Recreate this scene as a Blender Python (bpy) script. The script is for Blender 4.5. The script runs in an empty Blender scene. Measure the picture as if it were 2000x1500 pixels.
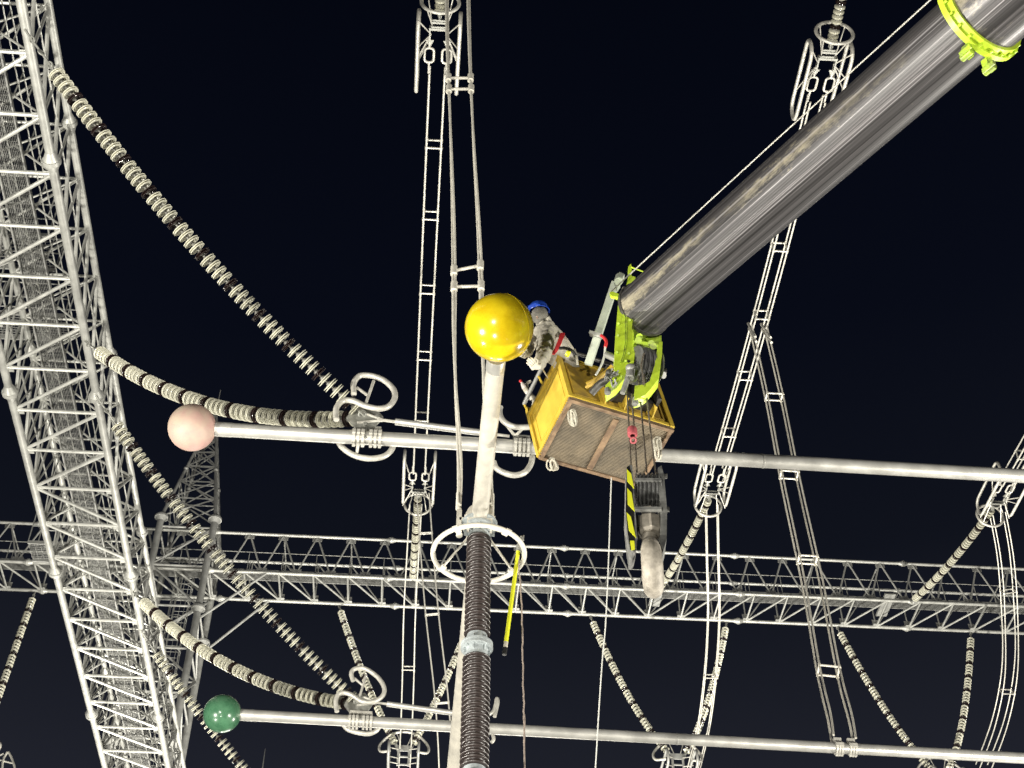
import bpy, bmesh, math, random
from mathutils import Vector as V, Matrix as M4
random.seed(7)
S = bpy.context.scene
COL = S.collection
R = math.radians
# ---------------------------------------------------------------- camera
FPX, PITCH, YAW, EYE = 2773.0, R(44.8), R(4.2), V((0, 0, 1.6))
cam = bpy.data.cameras.new('camera')
cam.lens = FPX / 2000 * 36; cam.sensor_width = 36; cam.clip_start = .1; cam.clip_end = 2000
cam_o = bpy.data.objects.new('camera', cam); COL.objects.link(cam_o)
cam_o.location = EYE; cam_o.rotation_euler = (R(90) + PITCH, 0, -YAW)
S.camera = cam_o
# ---------------------------------------------------------------- night sky
w = bpy.data.worlds.new('World'); S.world = w; w.use_nodes = True
nt = w.node_tree; bg = nt.nodes['Background']
tc = nt.nodes.new('ShaderNodeTexCoord'); sp = nt.nodes.new('ShaderNodeSeparateXYZ')
cr = nt.nodes.new('ShaderNodeValToRGB')
nt.links.new(tc.outputs['Generated'], sp.inputs[0]); nt.links.new(sp.outputs['Z'], cr.inputs[0])
e = cr.color_ramp.elements
e[0].position = .30; e[0].color = (.030, .032, .046, 1)
e[1].position = .90; e[1].color = (.0012, .0020, .0052, 1)
for pos, c in ((.50, (.013, .0145, .022, 1)), (.60, (.0055, .0068, .0120, 1)), (.72, (.0026, .0036, .0085, 1))):
    n = e.new(pos); n.color = c
nt.links.new(cr.outputs[0], bg.inputs[0]); bg.inputs[1].default_value = .85
# ---------------------------------------------------------------- yard floodlights and one added fill lamp (all stand on the ground, outside the picture)
def flood(loc, aim, power, size=.35, cone=110, col=(1, .96, .86)):
    l = bpy.data.lights.new('flood_or_fill_light', 'SPOT'); l.energy = power; l.shadow_soft_size = size
    l.spot_size = R(cone); l.spot_blend = .6; l.color = col
    o = bpy.data.objects.new('flood_or_fill_light', l); COL.objects.link(o)
    o.location = loc; o.rotation_euler = (V(aim) - V(loc)).to_track_quat('-Z', 'Y').to_euler()
flood((-20, 9.5, 2.2), (0, 18, 17), 37000)
flood((-10, -12, 2.0), (0, 20, 18), 20000)
flood((24, 12, 2.5), (4, 20, 17), 34000)
flood((30, 36, 6), (3, 12, 14), 30000, cone=90)
flood((-4, 43, 1.5), (-3, 51, 40), 66000, cone=110)
flood((20, 42, 1.5), (17, 51, 40), 70000, cone=110)
flood((-3, 9, 1.2), (1, 14, 15), 4500, cone=80)  # added fill lamp, brightens worker, ring and pipe from below
flood((-14, 22, 1.5), (-9, 26, 24), 9000, cone=140)
for i in range(5):
    flood((-9 + 4.5 * i, 92, 12), (0, 25, 18), 9000, size=.3, cone=90)
S.view_settings.view_transform = 'Standard'; S.view_settings.look = 'None'
S.view_settings.exposure = .16; S.view_settings.gamma = 1; S.view_settings.use_curve_mapping = False

# ---------------------------------------------------------------- surveying: line of sight (photo pixel) met with a known height / plane / depth
FH = V((math.sin(YAW), math.cos(YAW), 0)); RT = V((math.cos(YAW), -math.sin(YAW), 0)); UPZ = V((0, 0, 1))
FW = math.cos(PITCH) * FH + math.sin(PITCH) * UPZ; UP = -math.sin(PITCH) * FH + math.cos(PITCH) * UPZ
def P(u, v, H=None, Y=None, F=None, t=None, X=None):
    d = FW + RT * ((u - 1000) / FPX) + UP * ((750 - v) / FPX)
    if H is not None: t = H / d.z
    elif Y is not None: t = Y / d.y
    elif X is not None: t = X / d.x
    elif F is not None: t = F / d.dot(FH)
    return EYE + d * t
def px(q):
    d = V(q) - EYE; z = d.dot(FW)
    return 1000 + FPX * d.dot(RT) / z, 750 - FPX * d.dot(UP) / z, z
# ---------------------------------------------------------------- materials
def mat(name, col, rough=.5, metal=0.0, var=.15, scale=4.0, col2=None, bump=0.0, bscale=None, rvar=.1, spec=.5, stretch=None, coat=0.0, perobj=0.0, detail=6):
    m = bpy.data.materials.new(name); m.use_nodes = True
    t = m.node_tree; b = t.nodes['Principled BSDF']; N = t.nodes.new; L = t.links.new
    tx = N('ShaderNodeTexCoord'); src = tx.outputs['Object']
    if stretch:
        mp = N('ShaderNodeMapping'); mp.inputs['Scale'].default_value = stretch; L(src, mp.inputs[0]); src = mp.outputs[0]
    nz = N('ShaderNodeTexNoise'); nz.inputs['Scale'].default_value = scale; nz.inputs['Detail'].default_value = detail; nz.inputs['Roughness'].default_value = .65
    L(src, nz.inputs['Vector'])
    rp = N('ShaderNodeValToRGB')
    c2 = col2 or tuple(c * (1 - var * 2) for c in col)
    rp.color_ramp.elements[0].position = .36; rp.color_ramp.elements[0].color = (*c2, 1)
    rp.color_ramp.elements[1].position = .64; rp.color_ramp.elements[1].color = (*col, 1)
    L(nz.outputs['Fac'], rp.inputs[0]); out = rp.outputs[0]
    if perobj:
        oi = N('ShaderNodeObjectInfo'); hs = N('ShaderNodeHueSaturation'); mr = N('ShaderNodeMapRange')
        mr.inputs['To Min'].default_value = 1 - perobj; mr.inputs['To Max'].default_value = 1 + perobj * .4
        L(oi.outputs['Random'], mr.inputs['Value']); L(mr.outputs[0], hs.inputs['Value']); L(out, hs.inputs['Color']); out = hs.outputs[0]
    L(out, b.inputs['Base Color'])
    mr2 = N('ShaderNodeMapRange'); mr2.inputs['To Min'].default_value = max(.03, rough - rvar); mr2.inputs['To Max'].default_value = min(1, rough + rvar)
    L(nz.outputs['Fac'], mr2.inputs['Value']); L(mr2.outputs[0], b.inputs['Roughness'])
    b.inputs['Metallic'].default_value = metal; b.inputs['Specular IOR Level'].default_value = spec
    if coat: b.inputs['Coat Weight'].default_value = coat; b.inputs['Coat Roughness'].default_value = .08
    if bump:
        n2 = N('ShaderNodeTexNoise'); n2.inputs['Scale'].default_value = bscale or scale * 4; n2.inputs['Detail'].default_value = 5
        L(src, n2.inputs['Vector']); bp = N('ShaderNodeBump'); bp.inputs['Strength'].default_value = bump; bp.inputs['Distance'].default_value = .02
        L(n2.outputs['Fac'], bp.inputs['Height']); L(bp.outputs[0], b.inputs['Normal'])
    return m
GALV = mat('galvanised_steel', (.44, .44, .41), .42, .35, .14, 3, rvar=.15)
GALVD = mat('weathered_galvanised_steel', (.37, .37, .35), .5, .3, .15, 2.5, rvar=.15)
GRATE = mat('steel_grating', (.30, .30, .285), .55, .3, .15, 6)
ALU = mat('aluminium_tube', (.60, .59, .55), .38, .55, .10, 2.2, bump=.12, bscale=9, rvar=.14)
ALUW = mat('whitish_aluminium_tube', (.52, .49, .42), .55, .15, .10, 3.0, col2=(.38, .36, .315), bump=.12, bscale=14, rvar=.12)
RING = mat('cast_aluminium_ring', (.62, .60, .54), .42, .3, .16, 5, rvar=.15)
RINGW = mat('pale_painted_ring', (.66, .63, .55), .5, .05, .06, 4)
WIRE = mat('aluminium_strand', (.58, .56, .50), .5, .35, .14, 9, stretch=(1, 1, 1))
WIREW = mat('pale_strand', (.66, .63, .55), .55, .15, .12, 9)
CREAM = mat('cream_porcelain', (.66, .645, .53), .22, 0, .06, 10, perobj=.10, coat=.3, rvar=.08)
BROWN = mat('dark_brown_porcelain', (.030, .018, .017), .16, 0, .2, 10, coat=.5, perobj=.2)
POSTB = mat('brown_glaze', (.040, .030, .028), .36, 0, .15, 6, rvar=.05, spec=.8)
CAP = mat('cast_cap', (.34, .34, .31), .5, .4, .2, 8)
FLANGE = mat('blue_grey_cast_flange', (.42, .46, .47), .5, .2, .15, 8)
YEL = mat('yellow_gloss_paint', (.62, .47, .009), .20, 0, .05, 3.5, col2=(.50, .345, .005), coat=.5, rvar=.05, bump=.02, bscale=2.5)
PINK = mat('faded_pink_paint', (.45, .275, .24), .55, 0, .1, 1.5, col2=(.43, .37, .275), detail=4, bump=.05, bscale=20)
GREEN = mat('green_gloss_paint', (.070, .185, .100), .28, 0, .12, 4, col2=(.045, .135, .070), coat=.5)
LIME = mat('lime_paint', (.52, .70, .045), .40, 0, .06, 9, col2=(.43, .57, .034), bump=.15, bscale=14, detail=9)
LIMED = mat('lime_paint_worn', (.42, .62, .03), .45, 0, .2, 7, col2=(.20, .24, .06))
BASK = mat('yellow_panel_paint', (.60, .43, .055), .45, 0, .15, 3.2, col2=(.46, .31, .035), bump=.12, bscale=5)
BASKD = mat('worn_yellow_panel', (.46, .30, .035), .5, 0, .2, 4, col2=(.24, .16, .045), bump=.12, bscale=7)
FLOORM = mat('dirty_ribbed_floor', (.23, .185, .125), .72, .1, .3, 1.9, col2=(.115, .098, .074), bump=.25, bscale=30, detail=9)
RUST = mat('rusty_angle', (.25, .165, .095), .75, .1, .25, 5, col2=(.10, .062, .038), bump=.3)
PALEARM = mat('pale_green_steel', (.44, .48, .40), .5, .1, .12, 5)
BLACK = mat('black_rubber', (.012, .012, .012), .4, 0, .2, 8)
SHEAVE = mat('sheave_nylon', (.13, .13, .128), .26, .1, .2, 8)
DSTEEL = mat('dark_oily_steel', (.10, .095, .085), .42, .5, .25, 9, rvar=.2)
HOOKM = mat('worn_cast_hook', (.37, .335, .28), .6, .15, .2, 9, col2=(.20, .18, .15), bump=.5, bscale=10)
PLATEM = mat('scuffed_grey_plate', (.30, .30, .28), .5, .4, .25, 6, col2=(.10, .10, .098))
ROPE = mat('greasy_wire_rope', (.20, .17, .13), .5, .4, .3, 60, col2=(.06, .05, .04))
TAGROPE = mat('pale_cord', (.58, .58, .54), .8, 0, .1, 30)
COPPER = mat('copper_lead', (.44, .36, .31), .45, .35, .2, 20)
STICK = mat('fluorescent_yellow_rod', (.66, .68, .030), .35, 0, .03, 4)
RED = mat('red_webbing', (.55, .025, .030), .6, 0, .15, 20)
REDW = mat('faded_red_weight', (.42, .09, .10), .55, 0, .2, 9)
HELM = mat('blue_helmet', (.015, .055, .36), .25, 0, .05, 5, coat=.4)
CLOTH = mat('beige_grey_coverall', (.42, .39, .325), .9, 0, .12, 7, col2=(.30, .28, .235), bump=.8, bscale=16)
GLOVE = mat('pale_work_glove', (.62, .58, .48), .85, 0, .1, 20, bump=.3)
SKIN = mat('skin', (.45, .26, .18), .5, 0, .08, 12)
WEB = mat('white_sling', (.46, .43, .35), .85, 0, .12, 18, bump=.3)
CLEARP = mat('bottle_plastic', (.62, .56, .52), .15, 0, .08, 20)
GRAVEL = mat('gravel', (.22, .21, .19), .9, 0, .2, 3, col2=(.13, .125, .115), bump=.6, bscale=14)
CONC = mat('concrete', (.36, .35, .33), .85, 0, .1, 3)

def boom_mat(name, base, smear_ang, smear_w):
    """dark greased boom steel: streaks run along the object's local z axis, one stripe of dried grease at a fixed angle."""
    m = bpy.data.materials.new(name); m.use_nodes = True
    t = m.node_tree; b = t.nodes['Principled BSDF']; N = t.nodes.new; L = t.links.new
    tx = N('ShaderNodeTexCoord'); mp = N('ShaderNodeMapping'); mp.inputs['Scale'].default_value = (26, 26, .11); L(tx.outputs['Object'], mp.inputs[0])
    nz = N('ShaderNodeTexNoise'); nz.inputs['Scale'].default_value = 1; nz.inputs['Detail'].default_value = 7; nz.inputs['Roughness'].default_value = .7; L(mp.outputs[0], nz.inputs['Vector'])
    rp = N('ShaderNodeValToRGB'); L(nz.outputs['Fac'], rp.inputs[0])
    E = rp.color_ramp.elements
    E[0].position = .34; E[0].color = (*(c * .28 for c in base), 1); E[1].position = .70; E[1].color = (*(c * 5.4 for c in base), 1)
    q = E.new(.50); q.color = (*base, 1); q = E.new(.60); q.color = (*(c * 1.5 for c in base), 1)
    mpf = N('ShaderNodeMapping'); mpf.inputs['Scale'].default_value = (75, 75, .07); L(tx.outputs['Object'], mpf.inputs[0])
    nf = N('ShaderNodeTexNoise'); nf.inputs['Scale'].default_value = 1; nf.inputs['Detail'].default_value = 3; L(mpf.outputs[0], nf.inputs['Vector'])
    sm = N('ShaderNodeMath'); sm.operation = 'MULTIPLY_ADD'; L(nf.outputs['Fac'], sm.inputs[0]); sm.inputs[1].default_value = .42; sm.inputs[2].default_value = -.21
    s2 = N('ShaderNodeMath'); s2.operation = 'ADD'; L(nz.outputs['Fac'], s2.inputs[0]); L(sm.outputs[0], s2.inputs[1]); 
    mpb = N('ShaderNodeMapping'); mpb.inputs['Scale'].default_value = (7, 7, .05); L(tx.outputs['Object'], mpb.inputs[0])
    nb_ = N('ShaderNodeTexNoise'); nb_.inputs['Scale'].default_value = 1; nb_.inputs['Detail'].default_value = 2; L(mpb.outputs[0], nb_.inputs['Vector'])
    sb_ = N('ShaderNodeMath'); sb_.operation = 'MULTIPLY_ADD'; L(nb_.outputs['Fac'], sb_.inputs[0]); sb_.inputs[1].default_value = .5; sb_.inputs[2].default_value = -.24
    s3 = N('ShaderNodeMath'); s3.operation = 'ADD'; L(s2.outputs[0], s3.inputs[0]); L(sb_.outputs[0], s3.inputs[1]); L(s3.outputs[0], rp.inputs[0])
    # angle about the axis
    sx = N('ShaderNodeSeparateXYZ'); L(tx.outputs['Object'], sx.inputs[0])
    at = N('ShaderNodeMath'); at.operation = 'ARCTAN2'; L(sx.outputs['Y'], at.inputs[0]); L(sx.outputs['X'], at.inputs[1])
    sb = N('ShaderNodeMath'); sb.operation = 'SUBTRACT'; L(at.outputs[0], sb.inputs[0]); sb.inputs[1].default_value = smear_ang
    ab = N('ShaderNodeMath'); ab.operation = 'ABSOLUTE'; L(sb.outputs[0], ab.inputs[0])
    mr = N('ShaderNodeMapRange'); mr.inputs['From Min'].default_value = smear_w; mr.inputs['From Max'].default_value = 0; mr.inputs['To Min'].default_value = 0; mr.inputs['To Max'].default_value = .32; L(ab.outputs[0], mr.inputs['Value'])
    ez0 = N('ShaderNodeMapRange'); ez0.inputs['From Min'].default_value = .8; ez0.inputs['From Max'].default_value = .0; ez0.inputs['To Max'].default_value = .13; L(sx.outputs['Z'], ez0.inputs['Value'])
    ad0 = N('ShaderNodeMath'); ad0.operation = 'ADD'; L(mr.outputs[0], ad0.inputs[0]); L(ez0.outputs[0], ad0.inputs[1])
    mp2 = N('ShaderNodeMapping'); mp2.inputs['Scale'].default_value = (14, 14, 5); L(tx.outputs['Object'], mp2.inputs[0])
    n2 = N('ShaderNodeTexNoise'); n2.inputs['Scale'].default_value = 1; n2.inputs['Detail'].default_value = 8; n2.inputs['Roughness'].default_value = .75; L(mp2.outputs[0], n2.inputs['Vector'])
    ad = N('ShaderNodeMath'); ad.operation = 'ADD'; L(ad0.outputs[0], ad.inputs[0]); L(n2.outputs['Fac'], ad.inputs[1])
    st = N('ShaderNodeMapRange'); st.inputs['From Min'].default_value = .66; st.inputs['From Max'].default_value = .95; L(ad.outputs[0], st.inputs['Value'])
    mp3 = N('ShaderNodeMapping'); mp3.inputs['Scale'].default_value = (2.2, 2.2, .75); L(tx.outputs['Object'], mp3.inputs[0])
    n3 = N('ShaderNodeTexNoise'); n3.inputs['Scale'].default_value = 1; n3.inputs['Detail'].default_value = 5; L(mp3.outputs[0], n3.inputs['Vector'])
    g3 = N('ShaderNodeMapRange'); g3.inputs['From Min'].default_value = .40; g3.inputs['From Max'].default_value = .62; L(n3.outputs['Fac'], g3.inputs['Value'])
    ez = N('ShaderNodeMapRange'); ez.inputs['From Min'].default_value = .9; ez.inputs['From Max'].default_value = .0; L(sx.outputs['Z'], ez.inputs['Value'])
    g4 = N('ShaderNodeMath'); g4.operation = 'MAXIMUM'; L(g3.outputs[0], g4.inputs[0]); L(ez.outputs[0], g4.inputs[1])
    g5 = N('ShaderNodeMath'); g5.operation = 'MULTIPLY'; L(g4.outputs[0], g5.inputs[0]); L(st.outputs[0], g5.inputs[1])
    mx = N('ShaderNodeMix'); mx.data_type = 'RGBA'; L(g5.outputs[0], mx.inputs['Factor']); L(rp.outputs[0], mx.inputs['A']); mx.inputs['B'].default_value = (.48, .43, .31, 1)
    L(mx.outputs['Result'], b.inputs['Base Color'])
    ro = N('ShaderNodeMapRange'); ro.inputs['To Min'].default_value = .52; ro.inputs['To Max'].default_value = .32; L(nz.outputs['Fac'], ro.inputs['Value']); L(ro.outputs[0], b.inputs['Roughness'])
    b.inputs['Metallic'].default_value = .35
    bp = N('ShaderNodeBump'); bp.inputs['Strength'].default_value = .03; bp.inputs['Distance'].default_value = .01; L(nz.outputs['Fac'], bp.inputs['Height']); L(bp.outputs[0], b.inputs['Normal'])
    return m

# ---------------------------------------------------------------- mesh helpers
class MB:
    def __init__(s): s.bm = bmesh.new(); s.mi = 0
    def _f(s, vs):
        try:
            f = s.bm.faces.new(vs); f.material_index = s.mi; f.smooth = True; return f
        except ValueError: return None
    def rings(s, rings, closed=False, caps=True):
        vr = [[s.bm.verts.new(p) for p in r] for r in rings]
        n = len(vr[0]); k = len(vr)
        for i in range(k if closed else k - 1):
            a, b = vr[i], vr[(i + 1) % k]
            for j in range(n): s._f((a[j], a[(j + 1) % n], b[(j + 1) % n], b[j]))
        if caps and not closed:
            for r, q in ((vr[0], rings[0]), (vr[-1], rings[-1])):
                f = s._f([s.bm.verts.new(p) for p in q])
                if f: f.smooth = False
    def path(s, pts, r, n=8, closed=False, caps=True):
        pts = [V(p) for p in pts]; k = len(pts); rr = r if isinstance(r, (list, tuple)) else [r] * k
        T = []
        for i in range(k):
            a = pts[(i - 1) % k] if (closed or i > 0) else pts[i]; b = pts[(i + 1) % k] if (closed or i < k - 1) else pts[i]
            T.append((b - a).normalized())
        u = T[0].orthogonal().normalized(); out = []
        for i in range(k):
            u = (u - T[i] * u.dot(T[i])).normalized(); v = T[i].cross(u)
            out.append([pts[i] + (u * math.cos(2 * math.pi * j / n) + v * math.sin(2 * math.pi * j / n)) * rr[i] for j in range(n)])
        s.rings(out, closed, caps); return s
    def tube(s, p, q, r, n=8, r2=None): return s.path([p, q], [r, r if r2 is None else r2], n)
    def torus(s, c, ax, Rr, r, n=40, m=10):
        ax = V(ax).normalized(); u = ax.orthogonal().normalized(); v = ax.cross(u); c = V(c)
        return s.path([c + (u * math.cos(2 * math.pi * i / n) + v * math.sin(2 * math.pi * i / n)) * Rr for i in range(n)], r, m, True)
    def box(s, c, ex, ey, ez):
        c, ex, ey, ez = V(c), V(ex) / 2, V(ey) / 2, V(ez) / 2
        vs = [s.bm.verts.new(c + ex * a + ey * b + ez * d) for a in (-1, 1) for b in (-1, 1) for d in (-1, 1)]
        for q in ((0, 1, 3, 2), (4, 6, 7, 5), (0, 4, 5, 1), (2, 3, 7, 6), (0, 2, 6, 4), (1, 5, 7, 3)):
            f = s._f([vs[i] for i in q]); f.smooth = False
        return s
    def prism(s, poly, ext):
        ext = V(ext); a = [V(p) for p in poly]; b = [p + ext for p in a]
        va = [s.bm.verts.new(p) for p in a]; vb = [s.bm.verts.new(p) for p in b]; n = len(a)
        fs = [s._f(va), s._f(vb)] + [s._f((va[i], va[(i + 1) % n], vb[(i + 1) % n], vb[i])) for i in range(n)]
        for f in fs:
            if f: f.smooth = False
        return s
    def lathe(s, o, ax, prof, n=20, caps=False):
        """prof: (radius, height along ax[, material])"""
        o = V(o); ax = V(ax).normalized(); u = ax.orthogonal().normalized(); v = ax.cross(u)
        cs = [(math.cos(2 * math.pi * j / n), math.sin(2 * math.pi * j / n)) for j in range(n)]
        prev = None
        for q in prof:
            r, h = q[0], q[1]; ring = [s.bm.verts.new(o + ax * h + (u * c + v * d) * r) for c, d in cs]
            if prev:
                if len(q) > 2: s.mi = q[2]
                for j in range(n):
                    s._f((prev[j], prev[(j + 1) % n], ring[(j + 1) % n], ring[j]))
            prev = ring
        return s
    def ball(s, c, r, n=48, m=24, sc=(1, 1, 1)):
        c = V(c)
        bmesh.ops.create_uvsphere(s.bm, u_segments=n, v_segments=m, radius=r, matrix=M4.Translation(c) @ M4.Diagonal((*sc, 1)))
        for f in s.bm.faces: f.smooth = True
        return s
    def mesh(s, name, mats, off=V((0, 0, 0)), sharp=40):
        bmesh.ops.recalc_face_normals(s.bm, faces=s.bm.faces)
        if off.length: bmesh.ops.translate(s.bm, verts=s.bm.verts, vec=-off)
        me = bpy.data.meshes.new(name); s.bm.to_mesh(me); s.bm.free()
        for m in (mats if isinstance(mats, (list, tuple)) else [mats]): me.materials.append(m)
        if sharp: me.set_sharp_from_angle(angle=R(sharp))
        return me
    def part(s, name, mats, root, label=None, sharp=40, off=None):
        """link as ONE mesh object under root (geometry given in world space)"""
        rl = root['_o'] if '_o' in root else (0, 0, 0)
        o = bpy.data.objects.new(name, s.mesh(name, mats, V(rl), sharp)); COL.objects.link(o); o.parent = root
        o['_o'] = list(rl)
        if label: o['label'] = label
        return o
def thing(name, label, cat, loc, group=None):
    o = bpy.data.objects.new(name, None); COL.objects.link(o); o.empty_display_size = .2
    o.location = V(loc); o['label'] = label; o['category'] = cat; o['_o'] = list(V(loc))
    if group: o['group'] = group
    return o
def struct(name, mb, m):
    o = bpy.data.objects.new(name, mb.mesh(name, m)); COL.objects.link(o); o['kind'] = 'structure'; return o
def inst(name, me, root, mtx):
    o = bpy.data.objects.new(name, me); COL.objects.link(o); o.parent = root
    o.matrix_local = M4.Translation(-V(root['_o'])) @ mtx; o['_o'] = list(root['_o']); return o
def catmull(pts, k=8):
    pts = [V(p) for p in pts]; out = []
    for i in range(len(pts) - 1):
        p0, p1, p2, p3 = pts[max(i - 1, 0)], pts[i], pts[i + 1], pts[min(i + 2, len(pts) - 1)]
        for j in range(k):
            t = j / k; out.append(.5 * (2 * p1 + (p2 - p0) * t + (2 * p0 - 5 * p1 + 4 * p2 - p3) * t * t + (3 * p1 - p0 - 3 * p2 + p3) * t ** 3))
    return out + [pts[-1]]
def rounded(cor, rad, k=6):
    """closed polyline with rounded corners"""
    out = []; n = len(cor)
    for i in range(n):
        a, b, c = V(cor[i - 1]), V(cor[i]), V(cor[(i + 1) % n])
        p = b + (a - b).normalized() * rad; q = b + (c - b).normalized() * rad
        for j in range(k + 1):
            t = j / k; out.append(p * (1 - t) ** 2 + b * 2 * t * (1 - t) + q * t * t)
    return out

# ---------------------------------------------------------------- ground
g = MB(); g.box((0, 0, -.05), (900, 0, 0), (0, 900, 0), (0, 0, .1)); struct('ground', g, GRAVEL)
# ---------------------------------------------------------------- lattice beams
def flange_joint(root, c, ax, r, m=GALV):
    b = MB(); ax = V(ax).normalized()
    b.lathe(c, ax, [(r * 1.02, -.22), (r * 1.75, -.05), (r * 2.0, -.045), (r * 2.0, .045), (r * 1.75, .05), (r * 1.02, .22)], 14)
    u = ax.orthogonal().normalized(); v = ax.cross(u)
    for i in range(10):
        d = u * math.cos(i * .6283) + v * math.sin(i * .6283)
        b.prism([V(c) + d * r * q + ax * z - d.cross(ax) * .008 for q, z in ((.95, -.19), (1.95, -.03), (1.95, .03), (.95, .19))], d.cross(ax) * .016)
    b.part('flange_joint', m, root)
def add_braces(root, segs, m, limit=100):
    """segs: (p, q, r). The hundred that show largest are parts of their own, the rest one part."""
    def score(s):
        n = 0
        for k in range(9):
            u, v, z = px(V(s[0]).lerp(V(s[1]), k / 8))
            if z > 0 and -5 < u < 2005 and -5 < v < 1505: n += 1
        a, b = px(s[0]), px(s[1]); return n / 9 * math.hypot(a[0] - b[0], a[1] - b[1]) * s[2] / max(a[2], 1)
    segs = sorted(segs, key=score, reverse=True)
    for p, q, r in segs[:limit]:
        MB().tube(p, q, r, 8).part('brace', m, root)
    if segs[limit:]:
        b = MB()
        for p, q, r in segs[limit:]: b.tube(p, q, r, 6)
        o = b.part('brace', m, root); o['kind'] = 'stuff'
def grating(b, o, ax, side, L, W, bars, step):
    """open steel grating: bearing bars along ax, thin cross rods across"""
    o, ax, side = V(o), V(ax), V(side); up = ax.cross(side)
    for i in range(bars):
        b.box(o + ax * L / 2 + side * (i / (bars - 1) - .5) * W, ax * L, side * .007, up * .03)
    k = int(L / step)
    for i in range(k + 1):
        b.box(o + ax * (i * step) - up * .012, ax * .007, side * W, up * .008)
XB0, XB1, HB0, HB1 = -9.69, -7.74, 24.2, 25.85          # left beam: x of its two sides, heights of bottom / top chords
lb = thing('gantry_beam', 'long galvanised lattice beam running from the top left corner down the left edge', 'gantry beam', (-8.7, 25, 24.2))
YA, YE = 4.0, 48.0
for x, z, r in ((XB1, HB0, .092), (XB0, HB0, .092), (XB1 - .05, HB1, .078), (XB0 + .05, HB1, .078)):
    MB().tube((x, YA, z), (x, YE, z), r, 14).part('chord', GALV, lb)
    for y in (10.6, 17.2, 23.8, 30.5, 37.4):
        flange_joint(lb, (x, y + (.25 if z > 25 else 0), z), (0, 1, 0), r)
segs = []; step = 1.37; k0, k1 = -16, 15
for k in range(k0, k1):
    y = 27.1 + k * step; yn = y + step
    C, B, A, D = V((XB1, y, HB0)), V((XB0, y, HB0)), V((XB1 - .05, y, HB1)), V((XB0 + .05, y, HB1))
    sh = V((0, step, 0))
    segs += [(C, B, .042), (A, D, .034), (C, A, .036), (B, D, .036)]
    if k < 0: segs += [(C, B + sh, .042), (A, D + sh, .034), (A, C + sh, .040), (D, B + sh, .040)]
    else: segs += [(B, C + sh, .042), (D, A + sh, .034), (C, A + sh, .040), (B, D + sh, .040)]
    segs += [(B.lerp(D, .5), B.lerp(D, .5) + sh, .022), (C.lerp(A, .5), C.lerp(A, .5) + sh, .018)]
    segs += [(C, D, .024), (B, A, .024), (D + sh * .5, C.lerp(B, .5) + sh * .5 + V((0, 0, .5)), .018), (B, D + sh * .5, .022), (D + sh * .5, B + sh, .022)]
    segs += [(V((x_, y, HB0 + .35)), V((x_, y, HB1 - .2)), .014) for x_ in (-9.3, -8.15)]
add_braces(lb, segs, GALV)
b = MB()
for k in range(k0, k1 + 1):
    y = 27.1 + k * step
    for x, z, s in ((XB1 - .10, HB0, 1), (XB0 + .10, HB0, -1)):
        b.box((x - .02 * s, y + .04, z), (.18, 0, 0), (0, .20, 0), (0, 0, .012))
    b.box((XB1 - .05, y, HB1 - .12), (.012, 0, 0), (0, .24, 0), (0, 0, .2)); b.box((XB1, y, HB0 + .13), (.012, 0, 0), (0, .2, 0), (0, 0, .18))
b.part('gusset_plates', GALV, lb)
b = MB(); grating(b, (-8.75, YA, 24.75), (0, 1, 0), (1, 0, 0), YE - YA, .50, 15, .12)
b.box((-9.02, 26, 24.74), (.035, 0, 0), (0, YE - YA, 0), (0, 0, .09)); b.box((-8.48, 26, 24.74), (.035, 0, 0), (0, YE - YA, 0), (0, 0, .09))
b.part('walkway', GRATE, lb)
b = MB()
for x in (-9.06, -8.44):
    for z in (25.2, 25.6): b.tube((x, YA, z), (x, YE, z), .016, 6)
    for k in range(k0, k1 + 1): b.tube((x, 27.1 + k * step, 24.75), (x, 27.1 + k * step, 25.62), .016, 6)
b.part('handrail', GALV, lb)
for y0, y1, xa, xb in ((20.6, 21.6, -12.2, -8.75), (23.0, 23.8, -11.4, -8.75), (9.8, 10.6, -12.5, -8.75), (31.6, 32.4, -11.0, -8.75)):
    b = MB()
    grating(b, (xa, (y0 + y1) / 2, 26.0), (1, 0, 0), (0, 1, 0), xb - xa, y1 - y0, 11, .16)
    for y in (y0, y1):
        b.box(((xa + xb) / 2, y, 25.98), (xb - xa, 0, 0), (0, .04, 0), (0, 0, .10))
        for z in (26.55, 27.05): b.tube((xa, y, z), (xb, y, z), .018, 6)
        for i in range(6):
            x = xa + (xb - xa) * i / 5; b.tube((x, y, 26), (x, y, 27.05), .018, 6)
    b.part('landing', GRATE, lb)

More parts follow.
